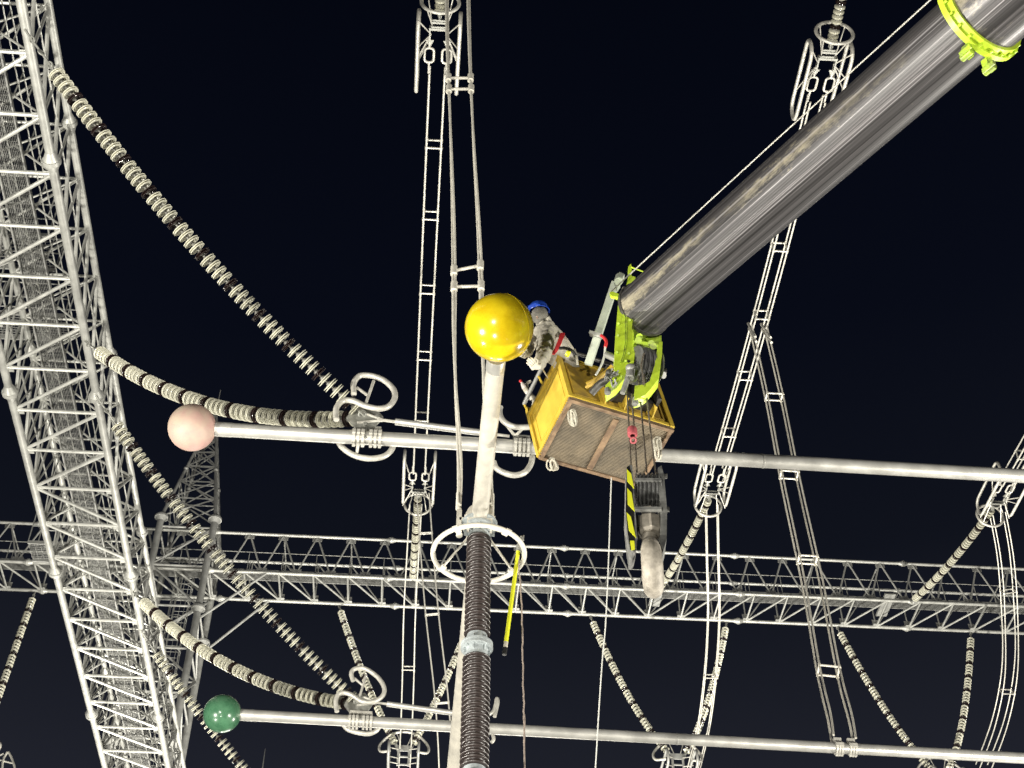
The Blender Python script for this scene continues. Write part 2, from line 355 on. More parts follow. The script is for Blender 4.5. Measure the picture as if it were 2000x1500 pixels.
# far beam
Y0, Y1, Z0, Z1 = 50.0, 52.02, 39.1, 41.2
fb = thing('gantry_beam', 'distant galvanised lattice beam crossing the whole picture from left to right behind the hook', 'gantry beam', (5, 51, 39.1))
XA, XE = -28.0, 36.0
for y, z, r in ((Y0, Z0, .078), (Y1, Z0, .078), (Y0, Z1, .072), (Y1, Z1, .066)):
    MB().tube((XA, y, z), (XE, y, z), r, 12).part('chord', GALV, fb)
    for x in [P(765, 1052, Y=50).x + 7.72 * q for q in (-3, -2, -1, 0, 1, 2, 3, 4)]:
        flange_joint(fb, (x + (.3 if y > 51 else 0), y, z), (1, 0, 0), r)
segs = []; step = 1.49; mid = P(1277, 1145, Y=50).x
for k in range(-25, 17):
    x = mid + k * step; sh = V((step, 0, 0))
    A, B, C, D = V((x, Y0, Z1)), V((x, Y0, Z0)), V((x, Y1, Z0)), V((x, Y1, Z1))
    segs += [(B, C, .042), (C, D, .036)] + ([(A, D, .034)] if k % 2 else [])
    h = V((step / 2, 0, 0))
    segs += [(A, B + h, .040), (B + h, A + sh, .040)] if True else []
    if k < 0: segs += [(B, C + sh, .042), (D, C + sh, .036)]
    else: segs += [(C, B + sh, .042), (C, D + sh, .036)]
add_braces(fb, segs, GALV)
b = MB()
for k in range(-25, 18):
    x = mid + k * step
    b.box((x, Y0, Z1 - .16), (.42, 0, 0), (0, .016, 0), (0, 0, .24)); b.box((x + step / 2, Y0, Z0 + .15), (.44, 0, 0), (0, .016, 0), (0, 0, .22))
    b.box((x, Y1 - .12, Z0), (.34, 0, 0), (0, .24, 0), (0, 0, .014)); b.box((x, Y1, Z0 + .2), (.30, 0, 0), (0, .014, 0), (0, 0, .36))
b.part('gusset_plates', GALVD, fb)
b = MB(); grating(b, (XA, 51.05, 39.75), (1, 0, 0), (0, 1, 0), XE - XA, .56, 13, .2)
for y in (50.74, 51.36): b.box(((XA + XE) / 2, y, 39.74), (XE - XA, 0, 0), (0, .04, 0), (0, 0, .11))
b.part('walkway', GRATE, fb)
b = MB()
for y in (50.74, 51.36):
    for z in (40.25, 40.75): b.tube((XA, y, z), (XE, y, z), .017, 6)
    for k in range(-25, 18): b.tube((mid + k * step, y, 39.75), (mid + k * step, y, 40.77), .018, 6)
b.part('handrail', GALV, fb)
b = MB()
for x in (P(1285, 1145, Y=50).x, P(1745, 1190, Y=50).x): b.box((x + .1, 51, 39.6), (.5, 0, 0), (0, 1.7, 0), (0, 0, .06))
b.part('access_hatch', GALVD, fb)

# far column with its spire
cx0, cx1, cy0, cy1 = -11.9, -9.55, 49.75, 52.25
gc = thing('gantry_column', 'grey lattice column with a pointed spire, behind the pink ball', 'gantry column', (-10.7, 51, 0))
for x in (cx0, cx1):
    for y in (cy0, cy1):
        MB().tube((x, y, 0), (x, y, 41.6), .15, 12).part('leg', GALVD, gc)
        for z in (41.7, 36.9, 30.5, 24.0): flange_joint(gc, (x, y, z), (0, 0, 1), .15, GALVD)
segs = []
zs = [41.2 - 2.1 * i for i in range(20)]
for i, z in enumerate(zs):
    c = [V((cx0, cy0, z)), V((cx1, cy0, z)), V((cx1, cy1, z)), V((cx0, cy1, z))]
    for j in range(4):
        p, q = c[j], c[(j + 1) % 4]; segs.append((p, q, .05))
        dn = V((0, 0, -2.1)); segs.append((p, q + dn, .05) if (i + j) % 2 else (q, p + dn, .05))
    if i == 1: pass
# knee braces from the column to the beam
for y in (cy0, cy1): segs += [(V((cx1, y, 36.3)), V((cx1 + 2.6, Y0 if y < 51 else Y1, Z0)), .055), (V((cx0, y, 36.3)), V((cx0 - 2.6, Y0 if y < 51 else Y1, Z0)), .055)]
add_braces(gc, segs, GALVD)
b = MB()
for x in (-11.05, -10.45): b.tube((x, 52.0, 2), (x, 52.0, 40.5), .025, 6)
for i in range(128): b.tube((-11.05, 52.0, 2 + i * .3), (-10.45, 52.0, 2 + i * .3), .012, 5)
b.part('ladder', GALV, gc)
b = MB()
for i in range(45):
    z = 4 + i * .82; b.path([(-10.75 + .42 * math.cos(a), 51.7 + .42 * math.sin(a), z) for a in [R(150 + 12 * k) for k in range(21)]], .015, 5)
for k in range(8):
    a = R(170 + 200 * k / 7); b.tube((-10.75 + .42 * math.cos(a), 51.7 + .42 * math.sin(a), 4), (-10.75 + .42 * math.cos(a), 51.7 + .42 * math.sin(a), 40), .010, 5)
b.part('ladder_cage', GALV, gc)
apex = V((-10.72, 51.0, P(440, 802, Y=51).z)); ztip = P(440, 762, Y=51).z; b = MB()
base = [V((x, y, 41.8)) for x, y in ((cx0, cy0), (cx1, cy0), (cx1, cy1), (cx0, cy1))]
def spl(c, t): return c.lerp(apex, t)
for c in base: b.tube(c, spl(c, .97), .085, 8, .055)
ts = [0, .16, .31, .45, .58, .69, .79, .87]
for i, t in enumerate(ts):
    for j in range(4):
        p, q = base[j], base[(j + 1) % 4]
        if i: b.tube(spl(p, t), spl(q, t), .035, 6)
        if i < 7: b.tube(spl(p, t), spl(q, ts[i + 1]), .035, 6); b.tube(spl(q, t), spl(p, ts[i + 1]), .035, 6)
for c in base:
    for t in (.0, .42): b.ball(spl(c, t), .19 if t == 0 else .12, 10, 6)
b.tube(apex - V((0, 0, .4)), V((apex.x, apex.y, ztip)), .05, 6, .02); b.lathe(apex, (0, 0, 1), [(.04, 0), (.10, .05), (.10, .15), (.04, .25)], 8)
b.part('spire', GALVD, gc)

# small far lightning mast
mt = P(518, 1462, Y=95); lm = thing('lightning_mast', 'far tip of a thin lattice mast at the bottom edge of the picture', 'mast', (mt.x, mt.y, 0))
b = MB(); hh = mt.z - 2.0
for sx, sy in ((-1, -1), (1, -1), (1, 1), (-1, 1)):
    b.tube((mt.x + sx * 2.6, mt.y + sy * 2.6, 0), (mt.x + sx * .22, mt.y + sy * .22, hh), .13, 6, .085)
for i in range(40):
    t, t2 = i / 40, (i + 1) / 40; a, c = 2.6 - 2.38 * t, 2.6 - 2.38 * t2
    for s in (-1, 1):
        b.tube((mt.x - a, mt.y + s * a, hh * t), (mt.x + c, mt.y + s * c, hh * t2), .05, 5); b.tube((mt.x - c, mt.y + s * c, hh * t2), (mt.x + c, mt.y + s * c, hh * t2), .05, 5)
        b.tube((mt.x + s * a, mt.y - a, hh * t), (mt.x + s * c, mt.y + c, hh * t2), .05, 5)
b.part('lattice', GALVD, lm)
b = MB(); b.box((mt.x, mt.y, hh), (.62, 0, 0), (0, .62, 0), (0, 0, .1)); b.tube((mt.x, mt.y, hh), mt, .07, 6, .015); b.part('rod', GALVD, lm)

# ---------------------------------------------------------------- insulator strings
UNDER = mat('disc_underside_cap', (.20, .195, .175), .5, .25, .2, 8)
def unit_mesh(name, glaze):
    b = MB()
    prof = [(.001, 0, 1), (.040, .001, 1), (.048, .018, 1), (.052, .040, 1), (.062, .044, 0), (.140, .054, 0), (.151, .060, 0), (.153, .068, 0), (.147, .074, 0), (.098, .072, 0), (.086, .078, 0), (.088, .090, 0),
            (.108, .094, 0), (.138, .101, 0), (.149, .106, 0), (.151, .114, 0), (.146, .120, 0), (.134, .118, 0), (.126, .100, 0), (.112, .096, 0), (.104, .114, 0), (.098, .114, 0), (.090, .092, 0), (.060, .088, 0), (.040, .096, 1), (.022, .112, 1), (.022, .176, 1)]
    prof = [(q[0], q[1] * .146 / .176, q[2]) for q in prof]
    b.lathe((0, 0, 0), (0, 0, 1), prof, 22)
    return b.mesh(name, [glaze, UNDER])
UC, UD = unit_mesh('cream_disc', CREAM), unit_mesh('brown_disc', BROWN)
PITCHU = .146
def insulator(label, p0, p1, sag, lead, tail, group=None, first=4, maxn=999):
    p0, p1 = V(p0), V(p1)
    rt = thing('insulator_string', label, 'insulator string', p0, group)
    N = 240; pts = [p0.lerp(p1, i / N) - UPZ * (sag * 4 * (i / N) * (1 - i / N)) for i in range(N + 1)]
    cum = [0]
    for i in range(N): cum.append(cum[-1] + (pts[i + 1] - pts[i]).length)
    tot = cum[-1]
    def at(s):
        s = min(max(s, 0), tot - 1e-6); i = 0
        lo, hi = 0, N
        while hi - lo > 1:
            m = (lo + hi) // 2
            if cum[m] <= s: lo = m
            else: hi = m
        return pts[lo].lerp(pts[lo + 1], (s - cum[lo]) / (cum[lo + 1] - cum[lo]))
    n = min(maxn, int((tot - lead - tail) / PITCHU)); pt = (tot - lead - tail) / max(n, 1) if maxn == 999 else PITCHU
    for i in range(n):
        s = lead + i * pt; a, c = at(s), at(s + pt); z = (c - a).normalized()
        mtx = M4.Translation(a) @ z.to_track_quat('Z', 'X').to_matrix().to_4x4() @ M4.Diagonal((1, 1, pt / PITCHU, 1))
        dark = (i % 5) == first
        inst('brown_disc' if dark else 'cream_disc', UD if dark else UC, rt, mtx)
    b = MB(); q = at(lead); b.tube(p0, q, .022, 6); d = (q - p0)
    for f in (.25, .55, .85): b.torus(p0 + d * f, d.orthogonal() if f != .55 else d.cross(d.orthogonal()), .055, .018, 12, 5)
    b.part('link', CAP, rt)
    b = MB(); q = at(tot - tail); b.tube(q, p1, .026, 6); b.torus((q + p1) / 2, (p1 - q).orthogonal(), .06, .02, 12, 5); b.part('clevis', CAP, rt)
    return rt
HT = 16.8
YP, YG = 18.32, 27.68                                   # where the pink and the green tube are held
kP, kG = P(715, 815, Y=YP), P(702, 1376, Y=YG)
def onC(u, v): q = P(u, v, H=22.6); return V((XB1, q.y, HB0 - .09))
insulator('cream and brown disc string from the top left corner to the pink tube clamp', onC(62, 53), kP, .5, 1.0, .18)
insulator('cream and brown disc string sagging just above the pink ball', onC(160, 660), kP, .78, .80, .18)
insulator('cream and brown disc string running past the column down to the green tube clamp', onC(195, 765), kG, .42, .85, .18)
insulator('shorter sagging disc string above the green ball', onC(250, 1150), kG, .70, .62, .18)
k3 = V((-1.4, 37.0, 18.9))
insulator('disc string passing behind the green ball and out of the bottom edge', onC(275, 1225), k3, .42, .75, .2)

# ---------------------------------------------------------------- tubular busbars with coloured end balls
def busbar(label, pl, pr, ball_c, ball_r, ball_m, tm, joints, rad=.125):
    d = (pr - pl).normalized(); rt = thing('tubular_busbar', label, 'busbar', pl)
    MB().tube(pl, pr, rad, 40).part('tube', tm, rt)
    MB().tube(pl + d * .0, pl + d * .34, rad + .004, 40).part('end_sleeve', tm, rt)
    MB().ball(ball_c, ball_r, 64, 36).part('end_ball', ball_m, rt)
    for x in joints:
        MB().lathe(pl + d * x, d, [(rad, -.02), (rad + .006, -.015), (rad + .006, .015), (rad, .02)], 40).part('weld_band', tm, rt)
    return rt, d
pl, pr = P(421, 838, H=HT), P(2000, 930, H=HT); dP = (pr - pl).normalized(); plP = pl
busbar('silver tube with a faded pink ball on its left end', pl - dP * .06, pr + dP * 12, P(375, 835, t=(pl - EYE).dot(FW) - .05), .412, PINK, ALU, [(P(1498, 897, H=HT) - pl).length])
pl, pr = P(470, 1396, H=HT), P(2000, 1481, H=HT); dG = (pr - pl).normalized(); plG = pl
busbar('silver tube with a glossy green ball on its left end', pl - dG * .06, pr + dG * 12, P(434, 1394, t=(pl - EYE).dot(FW) - .05), .412, GREEN, ALU, [(P(1328, 1441, H=HT) - pl).length])
def on(pl, d, u, v):
    q = P(u, v, H=HT); return pl + d * (q - pl).dot(d)
def clamp(label, c, d, n, pitch, r=.125, ears=True):
    rt = thing('tube_clamp', label, 'clamp', c); n0 = -(n - 1) / 2
    for i in range(n):
        p = c + d * ((n0 + i) * pitch + (.03 if i >= n / 2 and n > 4 else -.03 if n > 4 else 0))
        b = MB(); b.lathe(p, d, [(r + .002, -.021), (r + .030, -.021), (r + .030, .021), (r + .002, .021)], 32)
        for z in (-1, 1): b.box(p + V((0, 0, z * (r + .035))), d * .050, V((0, .09, 0)), V((0, 0, .05)))
        for y in (-1, 1): b.box(p + V((0, y * (r + .03), 0)), d * .06, V((0, .05, 0)), V((0, 0, .08)))
        b.part('clamp_strap', RING, rt)
    if ears:
        b = MB(); b.box(c + V((0, 0, r + .09)), d * (n * pitch), V((0, .10, 0)), V((0, 0, .05))); b.part('clamp_bridge', RING, rt)
    return rt
clamp('six-strap clamp under the insulators on the pink-ball tube', on(plP, dP, 717, 853), dP, 6, .078)
clamp('four-strap clamp beside the yellow basket on the pink-ball tube', on(plP, dP, 1019, 871), dP, 4, .075)
clamp('six-strap clamp under the insulators on the green-ball tube', on(plG, dG, 704, 1410), dG, 6, .082)
clamp('left of two small wire clamps on the green-ball tube', on(plG, dG, 1637, 1462), dG, 3, .06)
clamp('right of two small wire clamps on the green-ball tube', on(plG, dG, 1664, 1463), dG, 3, .06)

# grading loops at the ends of the strings
def ring_path(pts, Yc): return catmull([P(u, v, Y=Yc) for u, v in pts], 8)
def loops(label, yc, upper, lower, posts, plate_c, loc, rad=.052):
    rt = thing('grading_ring_assembly', label, 'grading ring', loc)
    MB().path(ring_path(upper, yc - .33), rad, 12).part('grading_ring', RING, rt)
    MB().path(ring_path(lower, yc + .33), rad, 12).part('grading_ring', RING, rt)
    for (a, ya), (c_, yc_) in posts: MB().tube(P(*a, Y=yc + ya), P(*c_, Y=yc + yc_), .028, 8).part('ring_strut', RING, rt)
    if plate_c:
        b = MB(); p = plate_c
        b.prism([p + V(q) for q in ((-.22, -.02, .22), (.10, -.02, .30), (.30, -.02, .02), (.14, -.02, -.28), (-.16, -.02, -.28), (-.34, -.02, -.04))], (0, .04, 0))
        for q in ((-.2, .12), (.05, .2), (.2, 0), (0, -.2)): b.tube(p + V((q[0], -.07, q[1])), p + V((q[0], .07, q[1])), .035, 8)
        b.tube(p + V((0, 0, -.25)), p + V((0, 0, -.52)), .06, 8); b.part('yoke_plate', CAP, rt)
    return rt
U1 = [(691, 770), (691, 748), (703, 734), (726, 734), (750, 743), (768, 760), (771, 777), (760, 793), (740, 798), (714, 793), (690, 783), (670, 783), (657, 797), (657, 820)]
L1 = [(658, 856), (667, 872), (685, 886), (708, 894), (732, 895), (752, 890), (765, 878), (770, 862)]
loops('pair of bent grading rings round the pink tube clamp', YP, U1, L1, [(((730, 744), -.33), ((712, 795), -.33)), (((697, 757), -.33), ((718, 772), -.33)), (((697, 885), .33), ((700, 862), .2))], kP, kP)
U1g = [(u / 1.28 + 144.0, v / 1.28 + 742.5) for u, v in U1]
U1g = [(690, 1330), (686, 1315), (694, 1306), (713, 1306), (737, 1322), (750, 1342), (748, 1358), (731, 1370), (708, 1370), (684, 1356), (664, 1354), (656, 1368), (658, 1390)]
L1g = [(672, 1418), (682, 1426), (700, 1431), (720, 1433), (735, 1427), (744, 1414)]
loops('pair of bent grading rings round the green tube clamp', YG, U1g, L1g, [(((715, 1318), -.33), ((702, 1362), -.33)), (((693, 1325), -.33), ((710, 1340), -.33)), (((688, 1428), .33), ((692, 1414), .2))], kG, kG)
Up2 = [(977, 795), (976, 808), (984, 823), (1003, 833), (1030, 834), (1060, 830), (1078, 818)]
Lo2 = [(964, 902), (969, 914), (984, 923), (1004, 928), (1024, 923), (1036, 908), (1040, 892)]
loops('grading rings between the pale pipe and the basket', YP, Up2, Lo2, [(((986, 826), -.33), ((1003, 848), -.05)), (((1026, 832), -.33), ((1010, 848), -.05)), (((1003, 848), -.05), ((1010, 848), -.05))], None, P(1018, 845, Y=YP))
Up3 = [(940, 1400), (958, 1394), (966, 1384), (970, 1365), (972, 1372), (966, 1400)]
Lo3 = [(960, 1450), (964, 1444), (962, 1434), (958, 1430)]
loops('grading ring partly hidden behind the brown post insulator', YG, Up3, Lo3, [], None, P(965, 1400, Y=YG), .042)
def stay(label, a, c, y):
    a, c = P(*a, Y=y), P(*c, Y=y); d = (c - a).normalized(); rt = thing('stay_rod', label, 'stay rod', a)
    MB().tube(a + d * .32, c - d * .35, .062, 14).part('tube', ALU, rt)
    b = MB(); b.tube(a, a + d * .34, .028, 8); b.tube(c - d * .38, c, .028, 8)
    for s in (-1, 1): b.tube(a + d * .12, a - d * .35 + V((0, 0, .14 * s)), .026, 8)
    b.part('end_fitting', RING, rt)
stay('slim rod running just above the pink-ball tube', (737, 819), (995, 852), YP - .02)
stay('slim rod running just above the green-ball tube', (728, 1371), (955, 1402), YG - .02)

# ---------------------------------------------------------------- overhead bundles, yokes and droppers
def frame_at(pts, i):
    a, c = pts[max(i - 1, 0)], pts[min(i + 1, len(pts) - 1)]; t = (c - a).normalized()
    x = V((1, 0, 0)); x = (x - t * x.dot(t)).normalized(); return t, x, t.cross(x)
def bundle(name, label, cat, ctrl, wx, wn, r, spacers, m=WIRE, group=None, k=10, fan=None, thick=1.0):
    pts = catmull(ctrl, k); n = len(pts); rt = thing(name, label, cat, pts[0], group); fr = [frame_at(pts, i) for i in range(n)]
    offs = [(a, c) for a in (-1, 1) for c in ((-1, 1) if wn else (0,))]
    for a, c in offs:
        MB().path([pts[i] + fr[i][1] * a * wx / 2 + fr[i][2] * c * wn / 2 for i in range(n)], r, 8).part('conductor', m, rt)
    for f in spacers:
        i = min(n - 2, max(1, round(f * (n - 1)))); t, x, nn = fr[i]; b = MB(); rr = max(r * 1.05, .016) * thick
        cs = [pts[i] + x * a * wx / 2 + nn * c * (wn or .34) / 2 for a, c in ((-1, -1), (1, -1), (1, 1), (-1, 1))]
        if wn:
            for j in range(4): b.tube(cs[j], cs[(j + 1) % 4], rr, 6)
        else:
            for s in (-1, 1): b.tube(pts[i] - x * wx / 2 + t * s * .13, pts[i] + x * wx / 2 + t * s * .13, rr, 8)
        for a, c in offs:
            q = pts[i] + x * a * wx / 2 + nn * c * wn / 2; b.tube(q - t * (.05 if wn else .17), q + t * (.05 if wn else .17), r * 1.5, 8)
        b.part('spacer', m, rt)
    return rt
def yoke(label, c, d, lat=.58, rl=(-.35, 2.15), rh=.78, loops_n=2, rr=.055, torus=-.75):
    """strain yoke: two upright racetrack rings, a round ring about the string, plates, links and clamps"""
    c, d = V(c), V(d).normalized(); x = V((1, 0, 0)); x = (x - d * x.dot(d)).normalized(); n = x.cross(d)
    if n.z < 0: n = -n
    rt = thing('strain_yoke', label, 'strain yoke', c)
    for s in (-1, 1):
        o = c + x * s * lat; pts = rounded([o + d * rl[0] - n * rh / 2, o + d * rl[1] - n * rh / 2, o + d * rl[1] + n * rh / 2, o + d * rl[0] + n * rh / 2], rh * .48)
        MB().path(pts, rr, 10, True).part('racetrack_ring', RING, rt)
        for f, z in ((.0, -.5), (.35, -.5), (.75, .5), (.5, -.5)): MB().tube(c + x * s * .22 + d * .3, o + d * (rl[0] + (rl[1] - rl[0]) * f) + n * rh * z * .92, .02, 6).part('ring_strut', RING, rt)
    if torus is not None:
        MB().torus(c + d * torus, d, .52, .05, 36, 10).part('round_ring', RING, rt)
        for a, z in ((-1, -1), (1, -1), (1, 1), (-1, 1)): MB().tube(c + x * a * .2, c + d * torus + (x * a + n * z) * .355, .018, 6).part('ring_strut', RING, rt)
    b = MB()
    for h in (-.06, .06): b.box(c + n * h + d * .10, x * .56, d * .07, n * .02); b.box(c + n * h - d * .12, x * .44, d * .06, n * .02)
    for s in (-1, 1):
        b.box(c + x * s * .25 + d * .28, x * .04, d * .45, n * .16)
        b.prism([c + x * s * .25 + d * .5 + n * .0 + x * q[0] + d * q[1] for q in ((-.12, 0), (.12, 0), (.04, .18), (-.04, .18))], n * .04)
    b.part('yoke_plate', CAP, rt)
    for s in (-1, 1):
        b = MB(); o = c + x * s * .25 + d * 1.0
        b.path(rounded([o - x * .13 - d * .24, o + x * .13 - d * .24, o + x * .13 + d * .24, o - x * .13 + d * .24], .12), .035, 8, True)
        b.tube(o - d * .55, o - d * .22, .03, 8); b.tube(o + d * .22, o + d * .62, .03, 8); b.part('link', RING, rt)
    return rt
def spacer_f(ctrl, vs, k=10):
    pts = catmull(ctrl, k); out = []
    for v in vs: out.append(min(range(len(pts)), key=lambda i: abs(px(pts[i])[1] - v)) / (len(pts) - 1))
    return out
def strain(tag_, upx, lopx, hu, hl, att, mids, sp, ustr):
    a, c = P(*upx, H=hu), P(*lopx, H=hl); d = (c - a)
    yoke('upper strain yoke with grading rings of the %s overhead conductors' % tag_, a, d)
    yoke('lower strain yoke with grading rings of the %s overhead conductors' % tag_, c, -d, rl=(-.4, 2.3))
    dn = d.normalized(); ctrl = [a + dn * 1.5, a.lerp(c, .35) - UPZ * .25, a.lerp(c, .65) - UPZ * .25, c - dn * 1.4]
    bundle('bundle_conductor', 'four-wire bundle of the %s overhead conductors' % tag_, 'conductor', ctrl, .44, .40, .030, spacer_f(ctrl, sp))
    beam = V((P(*att, H=37.5).x, Y0, Z0 - .08))
    insulator('string of discs from the far beam to the %s lower strain yoke' % tag_, beam, c - (-dn) * .0 - (c - beam).normalized() * .25, .25, .5, .15)
    up = a - dn * .2; far = up - dn * 8.5 + UPZ * 1.6
    insulator('string of discs above the %s upper strain yoke' % tag_, far, up, .2, .6, .2)
    return a, c
A1, C1 = strain('left', (858, 50), (817, 962), 35, 36, (806, 1135), None, (277, 435, 577, 697, 812), 3)
A2, C2 = strain('middle', (1618, 108), (1389, 965), 35, 36, (1285, 1145), None, (488, 622, 738, 838), 8)
q3 = P(1945, 985, H=36); A3 = V((q3.x - .3, A2.y, A2.z))
yoke('lower strain yoke with grading rings at the right edge of the picture', q3, A3 - q3, rl=(-.4, 2.3))
dn = (A3 - q3).normalized(); ctrl = [q3 + dn * 1.4, q3.lerp(A3, .35) - UPZ * .25, q3.lerp(A3, .7) - UPZ * .25, A3]
bundle('bundle_conductor', 'four-wire bundle of overhead conductors cut by the right edge', 'conductor', ctrl, .44, .40, .030, spacer_f(ctrl, (880,)))
beam = V((P(1780, 1168, H=37.5).x, Y0, Z0 - .08))
insulator('string of discs from the far beam up to the yoke at the right edge', beam, q3 - (q3 - beam).normalized() * .25, .25, .5, .15)

# jumpers under the far beam and droppers
def ctrlY(l): return [P(u, v, Y=y) for u, v, y in l]
c = ctrlY([(812, 985, 42.6), (806, 1090, 44.2), (800, 1200, 46.2), (797, 1330, 49.0), (793, 1440, 51.6), (788, 1530, 54)])
bundle('jumper_cable', 'straight pale jumper hanging from the left yoke past the far beam', 'jumper', c, .46, .26, .026, spacer_f(c, (1303,)))
c = ctrlY([(826, 965, 42.2), (834, 1080, 43.0), (844, 1200, 43.8), (860, 1340, 44.6), (868, 1440, 45.2), (872, 1540, 46)])
bundle('jumper_cable', 'slanting jumper between the left yoke and the pale pipe', 'jumper', c, .48, .16, .024, spacer_f(c, (1040, 1197, 1368)))
c = ctrlY([(1390, 985, 42.6), (1392, 1090, 44.2), (1394, 1200, 46.2), (1388, 1310, 49.0), (1374, 1420, 51.4), (1350, 1520, 54)])
bundle('jumper_cable', 'curved jumper hanging from the middle yoke past the far beam', 'jumper', c, .46, .26, .026, spacer_f(c, (1323, 1448)))
c = ctrlY([(1948, 1000, 42.6), (1964, 1090, 44.2), (1972, 1200, 46.2), (1972, 1310, 49.0), (1953, 1410, 51.2), (1920, 1500, 54)])
bundle('jumper_cable', 'curved jumper at the right edge hanging past the far beam', 'jumper', c, .52, .40, .026, spacer_f(c, (1156, 1347)))
t0 = P(1481, 640, H=34.6)
c = [t0, P(1512, 775, Y=31.7), P(1545, 945, Y=31.2), P(1585, 1130, Y=30.6), P(1618, 1310, Y=29.6), P(1640, 1400, Y=28.7), P(1648, 1450, Y=28.2)]
rt = bundle('dropper', 'four-wire dropper falling from the middle overhead conductors to the green-ball tube', 'dropper', c, .50, .30, .027, spacer_f(c, (775, 932, 1102, 1310)), WIREW)
b = MB()
for s in (-1, 1):
    for z in (-.12, .12): b.tube(t0 + V((s * .22, .3, z + .4)), t0 + V((s * .25, -.3, z - .9)), .045, 8)
b.part('tee_connector', RING, rt)

# V strings under the far beam
def vyoke(label, c):
    c = V(c); rt = thing('suspension_yoke', label, 'suspension yoke', c)
    pts = catmull([c + V(q) for q in ((-.55, -.3, -.30), (-.95, -.1, -.22), (-.98, .0, .15), (-.55, .0, .62), (0, 0, .78), (.55, 0, .62), (.98, 0, .15), (.95, -.1, -.22), (.55, -.3, -.30))], 6)
    MB().path(pts, .055, 10).part('grading_ring', RING, rt)
    for s in (-1, 1):
        o = c + V((s * .60, 0, -.55)); MB().path(rounded([o + V((0, -1.1, .35)), o + V((0, 1.1, .35)), o + V((0, 1.1, -.35)), o + V((0, -1.1, -.35))], .33), .055, 10, True).part('racetrack_ring', GALVD, rt)
        for z in (-.15, -.55, -.8): MB().tube(c + V((s * .2, 0, z + .1)), c + V((s * .58, -.3, z)), .02, 6).part('ring_strut', RING, rt)
        MB().tube(c + V((s * .12, 0, .1)), c + V((s * .33, 0, .70)), .02, 6).part('ring_strut', RING, rt)
    b = MB(); b.prism([c + V(q) for q in ((-.4, -.02, .14), (.4, -.02, .14), (.28, -.02, -.12), (-.28, -.02, -.12))], (0, .04, 0))
    for s in (-1, 1): b.box(c + V((s * .22, 0, -.45)), (.09, 0, 0), (0, .05, 0), (0, 0, .68))
    for z in (-.38, -.74): b.box(c + V((0, 0, z)), (.44, 0, 0), (0, .06, 0), (0, 0, .05))
    b.part('yoke_plate', GALVD, rt)
def vstring(label, tl, tr, c, sag=.55):
    for t, s in ((tl, -1), (tr, 1)):
        if t: q = P(*t, Y=Y1); insulator(label % ('left' if s < 0 else 'right'), V((q.x, Y1, Z0 - .08)), c + V((s * .32, 0, .12)), sag, .35, .12)
v1 = P(789, 1462, Y=Y1); vyoke('grading ring yoke of the V insulators left of the brown post', v1)
vstring('%s string of the V insulators behind the green tube clamp', (662, 1178), (926, 1190), v1, .4)
v2 = P(1323, 1478, Y=Y1); vyoke('grading ring yoke below the middle of the green-ball tube', v2)
vstring('%s string of the V insulators below the crane hook', (1152, 1188), (1418, 1203), v2, .75)
v3 = P(1838, 1512, Y=Y1); vyoke('grading ring yoke at the bottom edge, right of the small wire clamps', v3)
vstring('%s string of the V insulators at the lower right', (1632, 1213), (1896, 1234), v3, .75)
v0 = P(-60, 1478, Y=Y1)
vstring('lone %s string of discs hanging from the far beam at the left edge', None, (68, 1157), v0, -.1)
c = P(-30, 1490, Y=46); rt = thing('grading_ring_assembly', 'white ring corner just showing at the lower left edge', 'grading ring', c)
MB().path([P(u, v, Y=46) for u, v in ((4, 1502), (5, 1490), (8, 1480), (14, 1469), (17, 1469), (22, 1479), (27, 1492), (29, 1502), (29, 1520), (4, 1520))], .042, 8, True).part('grading_ring', RING, rt)
MB().tube(P(-20, 1480, Y=46), P(26, 1491, Y=46), .03, 6).part('ring_strut', RING, rt); MB().tube(P(-20, 1485, Y=46), P(7, 1472, Y=46), .03, 6).part('ring_strut', RING, rt)
MB().ball(P(-10, 1457, Y=46), .24, 16, 10).part('end_cap', RING, rt)
#@OBJ
# ---------------------------------------------------------------- brown post insulator carrying the pale pipe
HPipe = 13.55
pt = P(936, 1035, Y=16.55); PX, PY = pt.x, pt.y
def hz(v): return P(934, v, Y=PY).z
post = thing('post_insulator', 'tall brown ribbed post insulator with blue-grey flanges under the pale pipe', 'post insulator', (PX, PY, 0))
def sheds(z1, z0, r, core, n):
    b = MB(); pr = [(core, z1 + .0)]; p = (z1 - z0) / n
    for i in range(n):
        z = z1 - p * i; k = r * (1.0 if i % 2 == 0 else .985)
        rr_ = .015; zc = z - p * .55
        pr += [(core, z - p * .05), (core + .012, z - p * .16)] + [(k - rr_ + rr_ * math.cos(a), zc + rr_ * math.sin(a)) for a in (1.9, 1.4, .9, .4, -.1, -.6, -1.1, -1.6, -2.1)] + [(core + .012, z - p * .62), (core, z - p * .72)]
    b.lathe((PX, PY, 0), (0, 0, 1), pr, 56); b.part('shed_stack', POSTB, post, sharp=80)
